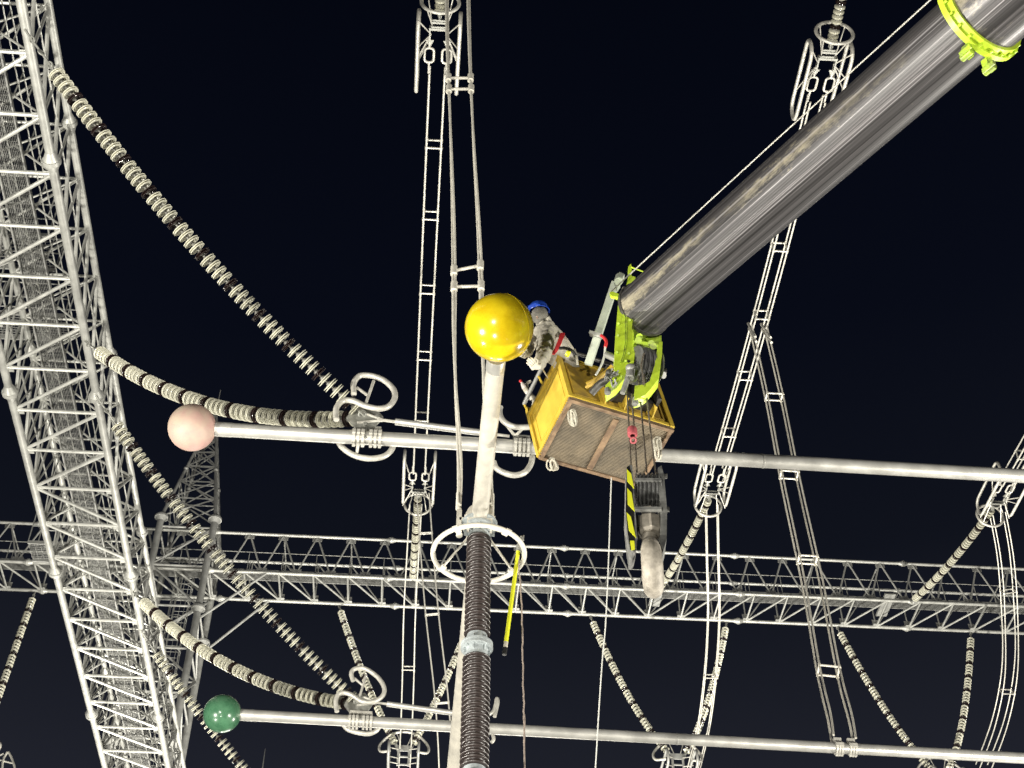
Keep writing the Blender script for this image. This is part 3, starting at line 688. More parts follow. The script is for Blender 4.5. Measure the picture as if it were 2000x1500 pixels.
def flange(zt, zb, rc, rf):
    b = MB(); m = (zt + zb) / 2; h = (zt - zb) / 2
    b.lathe((PX, PY, 0), (0, 0, 1), [(rc * .78, zt), (rc * .86, zt - .01), (rc * .95, m + h * .25), (rf, m + h * .22), (rf, m + .012), (rf * .985, m + .010), (rf * .985, m - .010), (rf, m - .012), (rf, m - h * .22), (rc * .95, m - h * .25), (rc * .86, zb + .01), (rc * .78, zb)], 40)
    for i in range(12):
        a = i * math.pi / 6 + .2; d = V((math.cos(a), math.sin(a), 0)); o = V((PX, PY, m))
        b.tube(o + d * (rf - .035) - UPZ * .06, o + d * (rf - .035) + UPZ * .06, .017, 6)
        if i % 2 == 0:
            for s in (-1, 1): b.box(o + d * (rc - .005) + UPZ * s * h * .42, d * .045, UPZ * h * .40, d.cross(UPZ) * .012)
    b.part('flange', FLANGE, post)
zA, zB, zC, zD = hz(1050), hz(1243), hz(1284), hz(1504)
sheds(zA, zB, .186, .125, 19); flange(zB + .02, zC - .02, .165, .225)
sheds(zC, zD, .196, .135, 22); flange(zD + .02, zD - .42, .175, .24)
sheds(zD - .42, 6.6, .205, .14, 20); flange(6.6, 6.2, .18, .25)
b = MB(); b.lathe((PX, PY, 0), (0, 0, 1), [(.30, 6.2), (.30, 6.1), (.20, 6.08), (.20, .3), (.34, .28), (.34, 0)], 24); b.part('pedestal', GALV, post)
b = MB(); zt = zA
b.lathe((PX, PY, 0), (0, 0, 1), [(.10, zt - .01), (.150, zt), (.165, zt + .05), (.160, zt + .13), (.24, zt + .15), (.24, zt + .185), (.15, zt + .19), (.15, zt + .24), (.27, zt + .245), (.27, zt + .27), (.02, zt + .275)], 40)
for i in range(8):
    a = i * math.pi / 4; d = V((math.cos(a), math.sin(a), 0)); b.tube(V((PX, PY, zt + .12)) + d * .205, V((PX, PY, zt + .22)) + d * .205, .02, 6)
    b.box(V((PX, PY, zt + .09)) + d * .19, d * .08, UPZ * .11, d.cross(UPZ) * .015)
b.part('top_flange', FLANGE, post)
rc = P(934, 1082, Y=PY); rr = .672; rz = rc.z
MB().torus((PX, PY, rz), (0, 0, 1), rr, .037, 72, 14).part('corona_ring', RINGW, post)
for a in (35, 145, 238, 305):
    d = V((math.cos(R(a)), math.sin(R(a)), 0)); b = MB(); o = V((PX, PY, zt + .10))
    b.tube(o + d * .17, V((PX, PY, rz)) + d * (rr - .03), .020, 10); b.box(V((PX, PY, rz)) + d * (rr - .02), d * .13, UPZ * .035, d.cross(UPZ) * .09); b.part('ring_arm', RINGW, post)
# saddle clamp and terminals
p1, p2 = P(968, 712, H=HPipe), P(938, 1000, H=HPipe); dY = (p2 - p1).normalized()
cen = p1 + dY * ((PY - p1.y) / dY.y)
rt = thing('saddle_clamp', 'cast saddle clamp with two terminal pads on top of the brown post', 'clamp', cen)
b = MB(); b.lathe(cen - dY * .10, dY, [(.126, -.06), (.178, -.06), (.178, .10), (.126, .10)], 40); b.lathe(cen - dY * .17, dY, [(.126, 0), (.20, 0), (.20, .03), (.126, .03)], 40); b.part('clamp_ring', RINGW, rt)
b = MB()
for s in (-1, 1):
    for y in (-.12, .10):
        b.box(cen + V((s * .17, y, -.14)), (.035, 0, 0), (0, .09, 0), (0, 0, .30)); b.tube(cen + V((s * .17, y, -.02)), cen + V((s * .23, y, -.02)), .025, 8)
b.box((PX, PY, zt + .32), (.42, 0, 0), (0, .34, 0), (0, 0, .05)); b.box((PX, PY, (zt + .32 + cen.z - .12) / 2), (.26, 0, 0), (0, .24, 0), (0, 0, max(.05, cen.z - .12 - zt - .32)))
b.part('clamp_saddle', RINGW, rt)
tL0, tL1, tR = P(896, 985, Y=PY - .05), P(897, 1046, Y=PY - .05), P(960, 985, Y=PY - .02)
b = MB(); b.box((tL0 + tL1) / 2 - UPZ * .02, (.075, 0, 0), (0, .05, 0), (0, 0, .40)); b.box(P(914, 1016, Y=PY - .04), (.26, 0, 0), (0, .07, 0), (0, 0, .05)); b.tube(tL0 - UPZ * .10, tL0 + UPZ * .22, .045, 10)
b.tube(P(897, 1045, Y=PY - .12), P(897, 1045, Y=PY + .02), .05, 10); b.part('terminal_pad', RINGW, rt)
b = MB(); b.tube(tR - UPZ * .30, tR + UPZ * .20, .042, 10); b.box(tR - UPZ * .32 + V((-.05, 0, 0)), (.16, 0, 0), (0, .07, 0), (0, 0, .05)); b.part('terminal_pad', RINGW, rt)
# pale pipe with the yellow ball
pe = p1 - dY * .12; far = P(881, 1500, H=HPipe); far = p1 + dY * ((far - p1).dot(dY))
rt = thing('tubular_busbar', 'pale pipe pointing at the viewer with a big glossy yellow ball on its near end', 'busbar', cen)
MB().tube(pe, far + dY * 6, .125, 48).part('tube', ALUW, rt)
MB().lathe(pe, dY, [(.1255, 0), (.130, .005), (.130, .20), (.1255, .21)], 48).part('end_sleeve', ALU, rt)
q = P(975, 640, t=(p1 - EYE).dot(FW) - .42); yb = MB(); yb.ball(q, .452, 96, 48); yb.part('end_ball', YEL, rt)
BALLC = q
b = MB(); ax = (V((.80, .22, .55))).normalized(); b.torus(q + ax * .16, ax, .4240, .0045, 90, 6); b.part('ball_seam', YEL, rt)
# twin cables to the post
def dropF(l): return [P(u, v, F=f) for u, v, f in l]
cL = dropF([(872, -60, 15.6), (874, 90, 15.7), (880, 260, 15.85), (885, 420, 16.0), (887, 560, 16.1), (887, 650, 16.15), (890, 757, 16.2), (896, 857, 16.25), (898, 920, 16.28), (897, 985, 16.3)])
cR = dropF([(914, -60, 15.6), (917, 90, 15.7), (924, 260, 15.85), (934, 430, 16.0), (939, 545, 16.1), (942, 650, 16.15), (945, 757, 16.2), (951, 850, 16.25), (956, 920, 16.28), (960, 985, 16.3)])
rt = thing('twin_dropper', 'pair of pale twin cables with spacers dropping to the brown post top', 'cable', cL[-1])
LL, RR = catmull(cL, 8), catmull(cR, 8)
for pts in (LL, RR):
    for s in (-1, 1):
        MB().path([p + V((s * .021 * math.cos(.10 * i), s * .021 * math.sin(.10 * i), 0)) for i, p in enumerate(pts)], .023, 10).part('conductor', WIREW, rt)
def nearv(pts, v): return min(pts, key=lambda p: abs(px(p)[1] - v))
for v in (142, 178, 522, 556):
    a, c = nearv(LL, v), nearv(RR, v + 2); b = MB(); b.tube(a, c, .030, 10)
    for p in (a, c): b.tube(p - UPZ * .10, p + UPZ * .10, .062, 12)
    b.part('spacer', WIREW, rt)
# insulated hook stick on the ring and its earth lead
sA, sB = P(1013, 1070, Y=PY - .02), P(985, 1279, Y=PY + .25); d = (sA - sB).normalized()
rt = thing('hook_stick', 'fluorescent yellow rod hanging from the pale ring by a metal hook', 'rod', sA)
MB().tube(sB + d * .10, sA, .030, 14).part('rod', STICK, rt)
MB().tube(sB + d * .10, sB + d * .20, .0315, 14).part('band', WEB, rt)
MB().tube(sB, sB + d * .11, .034, 14).part('end_cap', BLACK, rt)
b = MB(); b.path([sA, P(1016, 1062, Y=PY - .03), P(1018, 1048, Y=PY - .03), P(1022, 1046, Y=PY + .0), P(1021, 1056, Y=PY + .02)], .018, 8); b.tube(sA - d * .06, sA + d * .06, .036, 10); b.part('hook', CAP, rt)
rt = thing('earth_lead', 'thin copper lead hanging straight down from the hook stick', 'lead', P(1018, 1062, Y=PY))
pts = catmull([P(1017, 1066, Y=PY), P(1013, 1100, Y=PY), P(1017, 1150, Y=PY), P(1020, 1220, Y=PY), P(1021, 1300, Y=PY), P(1023, 1380, Y=PY), P(1024, 1450, Y=PY), P(1025, 1520, Y=PY), V((P(1026, 1540, Y=PY).x, PY, 0))], 9)
pts = [p + V((.004 * math.sin(i * .9) + .003 * math.sin(i * 2.3), 0, 0)) for i, p in enumerate(pts)]
MB().path(pts, .011, 6).part('lead', COPPER, rt)

# ---------------------------------------------------------------- telescopic crane boom
bE, bR = P(1262, 600, t=18.6), P(1866, 72, t=14.5); dB = (bR - bE).normalized(); LB = (bR - bE).length
side = dB.cross(UPZ).normalized(); upB = side.cross(dB).normalized()
boom = thing('crane_boom', 'dark greasy telescopic crane boom with lime green head and collar, coming from the upper right', 'crane boom', bE)
def bsec(name, o, L, r, m, n=64):
    """egg-shaped boom section; local z runs along the boom"""
    b = MB(); ring = []
    for i in range(n):
        a = 2 * math.pi * i / n; x, y = math.cos(a), math.sin(a)
        k = 1 if y < .25 else 1 - .10 * (y - .25)
        ring.append(V((x * r * (1 if y < 0 else (1 - .04 * y)), y * r * k, 0)))
    b.rings([[p + V((0, 0, z)) for p in ring] for z in (0, L)])
    me = b.mesh(name, m, V((0, 0, 0)), 50); mt = M4((side, upB, dB)).transposed().to_4x4()
    return inst(name, me, boom, M4.Translation(o) @ mt)
angs = R(152)
bsec('inner_section', bE - dB * .05, LB + .9, .379, boom_mat('greasy_boom_steel', (.053, .050, .0515), R(-22), .42))
bsec('outer_section', bR + dB * .36, 16, .452, boom_mat('greasy_boom_steel_outer', (.067, .063, .065), R(-12), .6))
bC = bR + dB * .34
for r0, r1, z0, z1 in ((.40, .525, -.06, .0), (.45, .49, .0, .07)):
    b = MB(); b.lathe(bC, dB, [(r0, z0), (r1, z0), (r1, z1), (r0, z1)], 72)
    if r1 > .5:
        for i in range(22):
            a = i * 2 * math.pi / 22; dd = side * math.cos(a) + upB * math.sin(a); b.tube(bC + dd * .507, bC + dd * .507 + dB * .035, .016, 8)
        b.prism([bC + upB * .52 + side * q + dB * z for q, z in ((-.42, 0), (-.1, 0), (-.1, -.55), (-.3, -.5))], upB * .04)
        for a, rr_ in ((258, .59), (285, .58)):
            g = MB()
            dd = side * math.cos(R(a)) + upB * math.sin(R(a)); o = bC + dd * rr_ - dB * .08
            g.box(o, dB * .07, dd * .11, dd.cross(dB) * .11); g.tube(o + dd * .05 - dB * .07, o + dd * .05 + dB * .06, .036, 10); g.tube(o + dd * .06 + dd.cross(dB) * .05 - dB * .04, o + dd * .06 + dd.cross(dB) * .05 + dB * .10, .026, 8)
            g.part('guide_block', LIMED, boom)
    b.part('boom_collar', LIME, boom)
# end ring of the inner section
b = MB(); b.lathe(bE - dB * .05, dB, [(.36, -.03), (.392, -.03), (.392, .02), (.379, .025)], 64); b.part('end_collar', DSTEEL, boom)
# head plates
def pr(poly, F0, dep): return [P(u, v, F=F0) for u, v in poly], FH * dep
b = MB()
pl_, ex = pr([(1228, 537), (1241, 541), (1236, 562), (1235, 590), (1238, 594), (1234, 642), (1238, 650), (1237, 676), (1240, 690), (1238, 707), (1227, 713), (1221, 730), (1205, 749), (1185, 763), (1183, 752), (1200, 735), (1200, 690), (1203, 640), (1208, 585), (1213, 574), (1221, 569), (1223, 558)], 12.42, .20)
b.prism(pl_, ex); b.part('head_plate', LIME, boom)
b = MB(); pl_, ex = pr([(1287, 668), (1294, 667), (1293, 692), (1286, 740), (1278, 750), (1262, 770), (1249, 777), (1239, 780), (1240, 753), (1258, 751), (1269, 744), (1279, 712), (1282, 690)], 12.35, .16)
b.prism(pl_, ex); b.part('head_plate', LIME, boom)
b = MB(); pl_, ex = pr([(1234, 672), (1286, 684), (1283, 712), (1236, 700)], 12.80, .06); b.prism(pl_, ex)
pl_, ex = pr([(1236, 640), (1292, 655), (1292, 672), (1236, 664)], 12.75, .10); b.prism(pl_, ex); b.part('head_crosspiece', LIMED, boom)
b = MB(); pl_, ex = pr([(1227, 521), (1232, 515), (1234, 521), (1233, 540), (1228, 540)], 12.42, .10); b.prism(pl_, ex)
b.tube(P(1233, 522, F=12.40), P(1257, 531, F=12.5), .010, 6); b.part('rope_guide', LIME, boom)
b = MB(); b.prism(*pr([(1191, 571), (1196, 569), (1219, 578), (1219, 583), (1193, 577)], 12.36, .05)); b.part('bracket_arm', LIME, boom)
b = MB(); b.prism(*pr([(1222, 577), (1236, 583), (1236, 588), (1221, 582)], 12.35, .08)); b.part('stop_block', RUST, boom)
MB().ball(P(1220, 566, F=12.36), .042, 16, 10).part('grease_cap', HOOKM, boom)
for u, v in ((1247, 664), (1249, 658), (1272, 671), (1276, 676)): MB().tube(P(u, v, F=12.30), P(u, v, F=12.7), .045, 8).part('pad_bolt', LIMED, boom)
# weld-bead groove lines on the plate
b = MB()
for off in (0, 3): b.path([P(u + off, v, F=12.41) for u, v in ((1216, 598), (1216, 611), (1221, 619), (1221, 640), (1221, 668), (1218, 690), (1212, 708))], .005, 5)
b.part('cable_line', LIMED, boom)
tx = bpy.data.curves.new('stencil_digit', 'FONT'); tx.body = '2'; tx.size = .13; tx.extrude = .001; tx.align_x = 'CENTER'
to = bpy.data.objects.new('stencil_digit', tx); COL.objects.link(to); to.parent = boom; tx.materials.append(LIMED)
q = P(1210, 671, F=12.405); mrot = M4((RT, UPZ, -FH)).transposed().to_4x4() @ M4.Rotation(R(75), 4, 'Z'); to.matrix_local = M4.Translation(q - bE) @ mrot
me_ = bpy.data.meshes.new_from_object(to); mt_ = to.matrix_local.copy(); bpy.data.objects.remove(to)
to = bpy.data.objects.new('stencil_digit', me_); COL.objects.link(to); to.parent = boom; to.matrix_local = mt_
for u, v in ((1208, 632), (1207, 655), (1205, 688), (1228, 600), (1230, 625), (1228, 690), (1222, 705), (1213, 735), (1196, 752)): MB().tube(P(u, v, F=12.39), P(u, v, F=12.43), .017, 8).part('plate_bolt', LIMED, boom)
b = MB()
for k in range(14):
    u, v = 1196 + random.uniform(-8, 12), 735 + random.uniform(-16, 14); b.path([P(u, v, F=12.36), P(u + random.uniform(-5, 5), v + random.uniform(-5, 6), F=12.33), P(u + random.uniform(-8, 4), v + random.uniform(0, 12), F=12.38)], .012, 5)
b.part('wire_tangle', PLATEM, boom)
# head sheaves
AX = (side * .93 + FH * .12 - UPZ * .10).normalized(); sc = P(1259, 717, F=12.55)
for i in range(5):
    b = MB(); o = sc + AX * ((i - 2) * .062)
    b.lathe(o, AX, [(.05, -.028), (.235, -.028), (.250, -.022), (.215, 0), (.250, .022), (.235, .028), (.05, .028)], 40); b.part('sheave', SHEAVE, boom, sharp=50)
b = MB(); b.tube(sc - AX * .30, sc + AX * .26, .045, 12); b.part('sheave_pin', DSTEEL, boom)
for a, c in (((1184, 692), (1206, 703)), ((1284, 731), (1297, 733))): MB().tube(P(*a, F=12.6), P(*c, F=12.55), .045, 12).part('pin', CAP, boom)
MB().tube(P(1187, 768, F=12.45), P(1187, 760, F=12.45), .04, 8).part('pin', CAP, boom); MB().tube(P(1240, 790, F=12.4), P(1242, 778, F=12.4), .038, 8).part('pin', CAP, boom)
b = MB(); b.tube(P(1232, 716, F=12.3), P(1230, 738, F=12.3), .055, 12); b.tube(P(1227, 735, F=12.3), P(1216, 768, F=12.35), .035, 8); b.ball(P(1231, 719, F=12.28), .06, 14, 8); b.part('rope_socket', CAP, boom)
# thin cable along the boom
rt = thing('boom_cable', 'thin cable stretched along the upper side of the crane boom', 'cable', P(1186, 566, F=12.4))
MB().path([P(1192, 571, F=12.4), P(1234, 532, F=12.4), P(1500, 288, t=16.4), P(1815, 2, t=14.3), P(2100, -260, t=12.4)], .009, 6).part('cable', WIRE, rt)

# ---------------------------------------------------------------- hook block on its rope falls
FR = 12.45
falls = [((1224, 752), (1233, 925)), ((1234, 770), (1244, 922)), ((1247, 735), (1263, 922)), ((1256, 715), (1280, 922))]
rt = thing('hoist_rope', 'four greasy falls of wire rope between the boom head and the hook block', 'rope', P(1245, 760, F=FR))
for a, c in falls: MB().tube(P(*a, F=FR), P(*c, F=FR), .011, 8).part('rope_fall', ROPE, rt)
MB().path([P(1258, 690, F=12.25), P(1252, 712, F=12.25), P(1256, 735, F=12.27), P(1257, 752, F=12.3)], .011, 8).part('rope_fall', ROPE, rt)
rt = thing('rope_weight', 'small faded red weight clamped on the hoist ropes', 'weight', P(1236, 852, F=FR))
o = P(1235, 845, F=FR - .05); b = MB(); b.lathe(o - UPZ * .09, UPZ, [(.030, .04), (.054, .04), (.060, .055), (.060, .145), (.052, .16), (.025, .16)], 24); b.part('body', REDW, rt)
b = MB(); b.torus(P(1237, 860, F=FR - .08), -FW, .032, .012, 20, 8); b.part('ring', REDW, rt)
blk = thing('hook_block', 'heavy crane hook block with yellow hazard stripes, hanging under the basket', 'hook block', P(1262, 920, F=FR))
lp = [(1224, 912), (1229, 908), (1235, 909), (1240, 985), (1245, 1052), (1241, 1070), (1237, 1076), (1231, 1074), (1226, 1040), (1222, 995)]
b = MB(); b.prism(*pr(lp, FR - .16, .34)); b.part('side_plate', PLATEM, blk)
b = MB(); b.prism(*pr([(1224, 912), (1229, 909), (1233, 922), (1238, 990), (1240, 1052), (1237, 1075), (1231, 1074), (1226, 1040), (1222, 995)], FR - .163, .004)); b.part('hazard_panel', BLACK, blk)
for i, (v0, v1, s) in enumerate(((916, 940, 0), (953, 985, 0), (1000, 1036, 0), (1056, 1075, 0))):
    vl = lambda v: 1223.5 + (v - 910) * .02 if v < 995 else 1222.5 + (v - 995) * .12
    b = MB(); b.prism(*pr([(vl(v0) + .6, v0), (vl(v0) + 9, v0 + 9 if v0 < 1050 else v0), (vl(v1) + (14.5 if v1 < 1050 else 8), v1 + 14 if v1 < 1050 else v1 - 2), (vl(v1) + 1, v1)], FR - .167, .006)); b.part('hazard_stripe', STICK, blk)
b = MB(); b.prism(*pr([(1285, 913), (1292, 909), (1297, 928), (1303, 995), (1302, 1052), (1295, 1077), (1289, 1074), (1291, 1000)], FR - .16, .34)); b.part('side_plate', PLATEM, blk)
for v in (939, 995): MB().box((P(1242, v, F=FR - .17) + P(1290, v, F=FR - .17)) / 2, RT * .30, FH * .05, UPZ * .04).part('tie_bar', PLATEM, blk)
for u, v in ((1222, 946), (1222, 990), (1299, 930), (1303, 995)): MB().tube(P(u - 1, v, F=FR), P(u + 4, v, F=FR), .03, 8).part('nut', PLATEM, blk)
for i in range(6):
    b = MB(); o = P(1246 + 8.0 * i, 958, F=FR + .02)
    b.lathe(o, RT, [(.05, -.022), (.20, -.022), (.208, -.018), (.175, 0), (.208, .018), (.20, .022), (.05, .022)], 40); b.part('sheave', SHEAVE, blk, sharp=50)
b = MB(); o = P(1268, 1022, F=FR)
b.lathe(o, UPZ, [(.01, .20), (.075, .20), (.08, .18), (.08, .10), (.11, .09), (.125, .06)], 6); b.lathe(o, UPZ, [(.125, .06), (.14, .03), (.14, -.14), (.11, -.17), (.01, -.17)], 8); b.part('swivel', HOOKM, blk, sharp=25)
b = MB(); b.box(P(1266, 1030, F=FR + .05), RT * .30, FH * .24, UPZ * .16); b.part('crosshead', DSTEEL, blk)
ho = P(1268, 1046, F=FR); rb = (RT * .10 + FH).normalized()
hk = [(0, 0, .085), (.0, -.10, .095), (-.05, -.18, .105), (-.15, -.29, .115), (-.22, -.42, .125), (-.19, -.56, .13), (-.06, -.66, .13), (.10, -.655, .12), (.20, -.56, .105), (.235, -.45, .085), (.225, -.36, .055), (.215, -.31, .03)]
cp = catmull([ho + rb * a + UPZ * z for a, z, r in hk], 5); cr_ = []
for i in range(len(hk) - 1):
    for j in range(5): cr_.append(hk[i][2] * (1 - j / 5) + hk[i + 1][2] * j / 5)
cr_.append(hk[-1][2])
b = MB(); b.path(cp, [r * .92 for r in cr_], 16); b.part('hook', HOOKM, blk, sharp=60)
b = MB(); b.box(ho + rb * .02 - UPZ * .30, RT * .03, rb * .05, UPZ * .34); b.part('safety_latch', CAP, blk)
#@BASK
# ---------------------------------------------------------------- work basket
q1, q2, q4 = P(1113, 776, H=13.3), P(1054, 891, H=13.15), P(1312, 836, H=13.45)
ba, bb = q2 - q1, q4 - q1; bc = bb.cross(ba).normalized()
if bc.z < 0: bc = -bc
HB = 1.0
ua, ub = ba.normalized(), bb.normalized()
def B(i, j, k): return q1 + ba * i + bb * j + bc * k
bk = thing('work_basket', 'yellow steel work basket with dirty ribbed underside beside the yellow ball', 'work basket', B(.5, .5, 0))
na, nb = -bb.normalized(), -ba.normalized()                # outward normals of the left and the near wall
def panel(name, c0, c1, k0, k1, nrm, m, cut=0):
    """wall panel from corner c0 to c1 (floor coordinates) between heights"""
    b = MB(); a0, a1 = B(*c0, 0), B(*c1, 0); e = (a1 - a0).normalized()
    b.prism([a0 + bc * k0, a1 + bc * k0, a1 + bc * (k1 - cut), a0 + bc * k1], -nrm * .025); return b.part(name, m, bk)
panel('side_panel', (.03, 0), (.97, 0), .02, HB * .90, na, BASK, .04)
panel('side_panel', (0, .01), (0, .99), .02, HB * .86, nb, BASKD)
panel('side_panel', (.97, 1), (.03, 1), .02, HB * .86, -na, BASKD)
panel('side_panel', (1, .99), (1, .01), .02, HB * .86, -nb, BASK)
b = MB()
for i, j in ((0, 0), (1, 0), (0, 1), (1, 1)):
    b.box(B(i, j, HB / 2), ua * .07, ub * .07, bc * HB)
for k in (.035, HB * .87):
    for a, c, ax in (((0, 0), (1, 0), ua), ((0, 1), (1, 1), ua)): b.box((B(*a, k) + B(*c, k)) / 2 , ax * ba.length * .96, ub * .055, bc * .05)
    for a, c in (((0, 0), (0, 1)), ((1, 0), (1, 1))): b.box((B(*a, k) + B(*c, k)) / 2, ub * bb.length * .96, ua * .055, bc * .05)
b.part('corner_frame', BASK, bk)
b = MB()                                                  # raised frame lines on the near and left walls
for j0, j1 in ((.06, .40), (.60, .94)):
    for k in (.12, .72): b.box((B(0, j0, k) + B(0, j1, k)) / 2 + nb * .006, ub * (j1 - j0) * bb.length, nb * .012, bc * .025)
    for j in (j0, j1): b.box(B(0, j, .42) + nb * .006, ub * .025, nb * .012, bc * .60)
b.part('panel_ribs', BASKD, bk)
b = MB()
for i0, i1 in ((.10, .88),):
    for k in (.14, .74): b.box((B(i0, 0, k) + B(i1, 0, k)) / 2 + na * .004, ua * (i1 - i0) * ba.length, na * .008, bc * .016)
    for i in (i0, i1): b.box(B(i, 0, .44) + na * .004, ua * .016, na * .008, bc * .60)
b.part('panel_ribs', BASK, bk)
for j in (.33, .52, .80):                                 # gusset fins below the mounting
    b = MB(); b.prism([B(0, j, .05) + nb * .02, B(0, j, .62) + nb * .02, B(0, j, .10) + nb * .20], ub * .02)
    b.box(B(0, j, .33) + nb * .02, ub * .10, nb * .02, bc * .60); b.part('gusset_fin', BASK, bk)
b = MB(); b.box(B(.5, .5, -.005), ua * (ba.length + .02), ub * (bb.length + .02), bc * .03)
nr = 46
for i in range(nr): b.box(B((i + .5) / nr, .5, -.026), ua * .010, ub * bb.length * .985, bc * .014)
b.part('ribbed_floor', FLOORM, bk)
b = MB()
for i in (.012, .988): b.box(B(i, .5, -.034), ua * .05, ub * (bb.length + .04), bc * .05)
for j in (.010, .990): b.box(B(.5, j, -.032), ua * (ba.length + .02), ub * .05, bc * .05)
b.part('floor_angle', RUST, bk)
b = MB(); b.box(B(.52, .47, -.045), ua * ba.length * .86, ub * .085, bc * .02); b.part('floor_strap', RUST, bk)
b = MB()                                                  # welded scraps / seam beads along the left bottom edge
for i in range(26): b.ball(B(.03 + i * .037, 0, .0) + na * .014 + bc * random.uniform(-.01, .012), random.uniform(.008, .014), 6, 4)
b.part('weld_seam', BASKD, bk)
for a, c in (((1086, 691), (1032, 788)),):
    pa, pc = B(0, 0, HB + .10) + na * .05, B(1, 0, HB + .10) + na * .05
    MB().tube(pa, pc, .030, 12).part('top_rail', GALVD, bk)
    [MB().tube(q0, q1_, .020, 8).part('rail_post', BASK, bk) for q0, q1_ in ((B(1, 0, HB * .9), pc), (B(0, 0, HB * .9), pa), (B(.5, 0, HB * .9), (pa + pc) / 2))]
b = MB(); z = HB + .10
b.path([B(0, .02, z), B(0, .45, z), B(0, .98, z), B(.98, 1, z)], .028, 10); b.tube(B(0, .45, HB * .85), B(0, .45, z), .022, 8); b.tube(B(0, .98, HB * .85), B(0, .98, z), .022, 8); b.part('top_rail', DSTEEL, bk)
b = MB(); b.prism([B(0, .0, HB * .86) + nb * .01, B(0, .13, HB * .84) + nb * .01, B(0, .05, HB + .22) + nb * .01, B(0, -.01, HB + .22) + nb * .01], -nb * .02)
b.prism([B(1, 0, HB * .5) + na * .01, B(.94, 0, HB * .72) + na * .01, B(1, 0, HB * 1.06) + na * .01, B(1.02, 0, HB * 1.06) + na * .01], -na * .02); b.part('corner_ear', BASK, bk)
# mounting between the boom head and the near wall
b = MB()
m0 = B(0, .58, .62) + nb * .06
b.box(m0, ub * .62, nb * .14, bc * .16); b.box(B(0, .60, .25) + nb * .08, ub * .70, nb * .16, bc * .12)
for j in (.38, .66, .84): b.box(B(0, j, .42) + nb * .14, ub * .05, nb * .26, bc * .42)
b.part('mounting_bracket', DSTEEL, bk)
b = MB(); b.path(catmull([P(1146, 752, F=12.95), P(1165, 742, F=12.9), P(1185, 728, F=12.85), P(1197, 716, F=12.8)], 5), .040, 10)
b.path(catmull([P(1145, 756, F=12.9), P(1160, 748, F=12.8), P(1172, 735, F=12.8), P(1190, 722, F=12.8)], 5), .022, 8); b.part('bent_pipe', BASKD, bk)
b = MB(); b.path(catmull([P(1155, 768, F=12.85), P(1172, 750, F=12.75), P(1192, 742, F=12.7), P(1196, 756, F=12.7)], 5), .05, 10)
for u, v, r in ((1190, 728, .05), (1196, 736, .045), (1186, 738, .04), (1194, 746, .035)): b.ball(P(u, v, F=12.55), r, 10, 6)
b.part('slewing_joint', DSTEEL, bk)
# levelling bar
a0, a1 = P(1202, 552, F=12.75), P(1149, 712, F=13.35); d = (a1 - a0).normalized(); xs = d.cross(FH).normalized(); ys = d.cross(xs)
lv = thing('levelling_bar', 'pale green square bar leaning from the boom head down to the basket', 'bar', a1)
b = MB(); b.box((a0 + a1) / 2, d * (a1 - a0).length, xs * .098, ys * .09); b.part('bar', PALEARM, lv)
b = MB(); b.prism(*pr([(1199, 548), (1203, 536), (1211, 531), (1220, 536), (1216, 542), (1208, 541), (1212, 551), (1206, 560)], 12.68, .10)); b.tube(P(1208, 550, F=12.6), P(1208, 550, F=12.85), .055, 14); b.part('end_lug', PALEARM, lv)
b = MB(); b.box(P(1164, 654, F=13.08), d * .04, xs * .17, ys * .15); b.tube(P(1155, 650, F=13.05), P(1172, 657, F=13.05), .016, 6); b.part('pipe_clip', CAP, lv)
hs = thing('red_handle_hose', 'grey hose with a bent red end clipped to the pale green bar', 'hose', P(1176, 657, F=13))
MB().path(catmull([P(1174, 655, F=12.98), P(1180, 660, F=12.97), P(1184, 668, F=12.97), P(1182, 678, F=12.97)], 6), .021, 10).part('red_end', RED, hs)
MB().path(catmull([P(1182, 677, F=12.97), P(1181, 690, F=12.97), P(1178, 704, F=12.95), P(1172, 718, F=12.93), P(1164, 732, F=12.92)], 6), .014, 8).part('hose', TAGROPE, hs)
# slings knotted on the floor corners
def sling(label, c, wd, hgt, seed):
    rnd = random.Random(seed); c = V(c); rt = thing('white_sling', label, 'sling', c); b = MB()
    for i in range(4):
        o = c + RT * rnd.uniform(-.03, .03) - FW * (.02 * i); ph = rnd.uniform(0, 6)
        b.path([o + RT * wd * .5 * math.cos(t * .52 + .1 * ph) * (1 - .12 * i) - UP * hgt * .5 * (1 - math.sin(t * .52)) + FW * .03 * math.sin(t + ph) for t in range(12)], .013, 6, True)
    b.ball(c, .035, 10, 6, (1.2, 1, .8)); b.part('webbing', WEB, rt)
sling('white knotted sling at the upper left corner of the basket floor', B(.12, .05, -.10), .08, .20, 1)
sling('white knotted sling at the lower left corner of the basket floor', B(.93, .09, -.09), .11, .15, 2)
sling('long white looped sling at the right corner of the basket floor', B(.16, .90, -.08), .10, .30, 3)
tl0, tl1 = B(.985, .70, -.05), P(1163, 1500, t=17.6); dn = (tl1 - tl0).normalized(); gl = tl0 + dn * ((tl0.z) / -dn.z)
rt = thing('tag_line', 'pale cord hanging from under the basket down past the far beam', 'cord', tl0)
MB().path(catmull([tl0, tl0.lerp(tl1, .5) + RT * .03, tl1 , gl], 10), .0085, 6).part('cord', TAGROPE, rt)

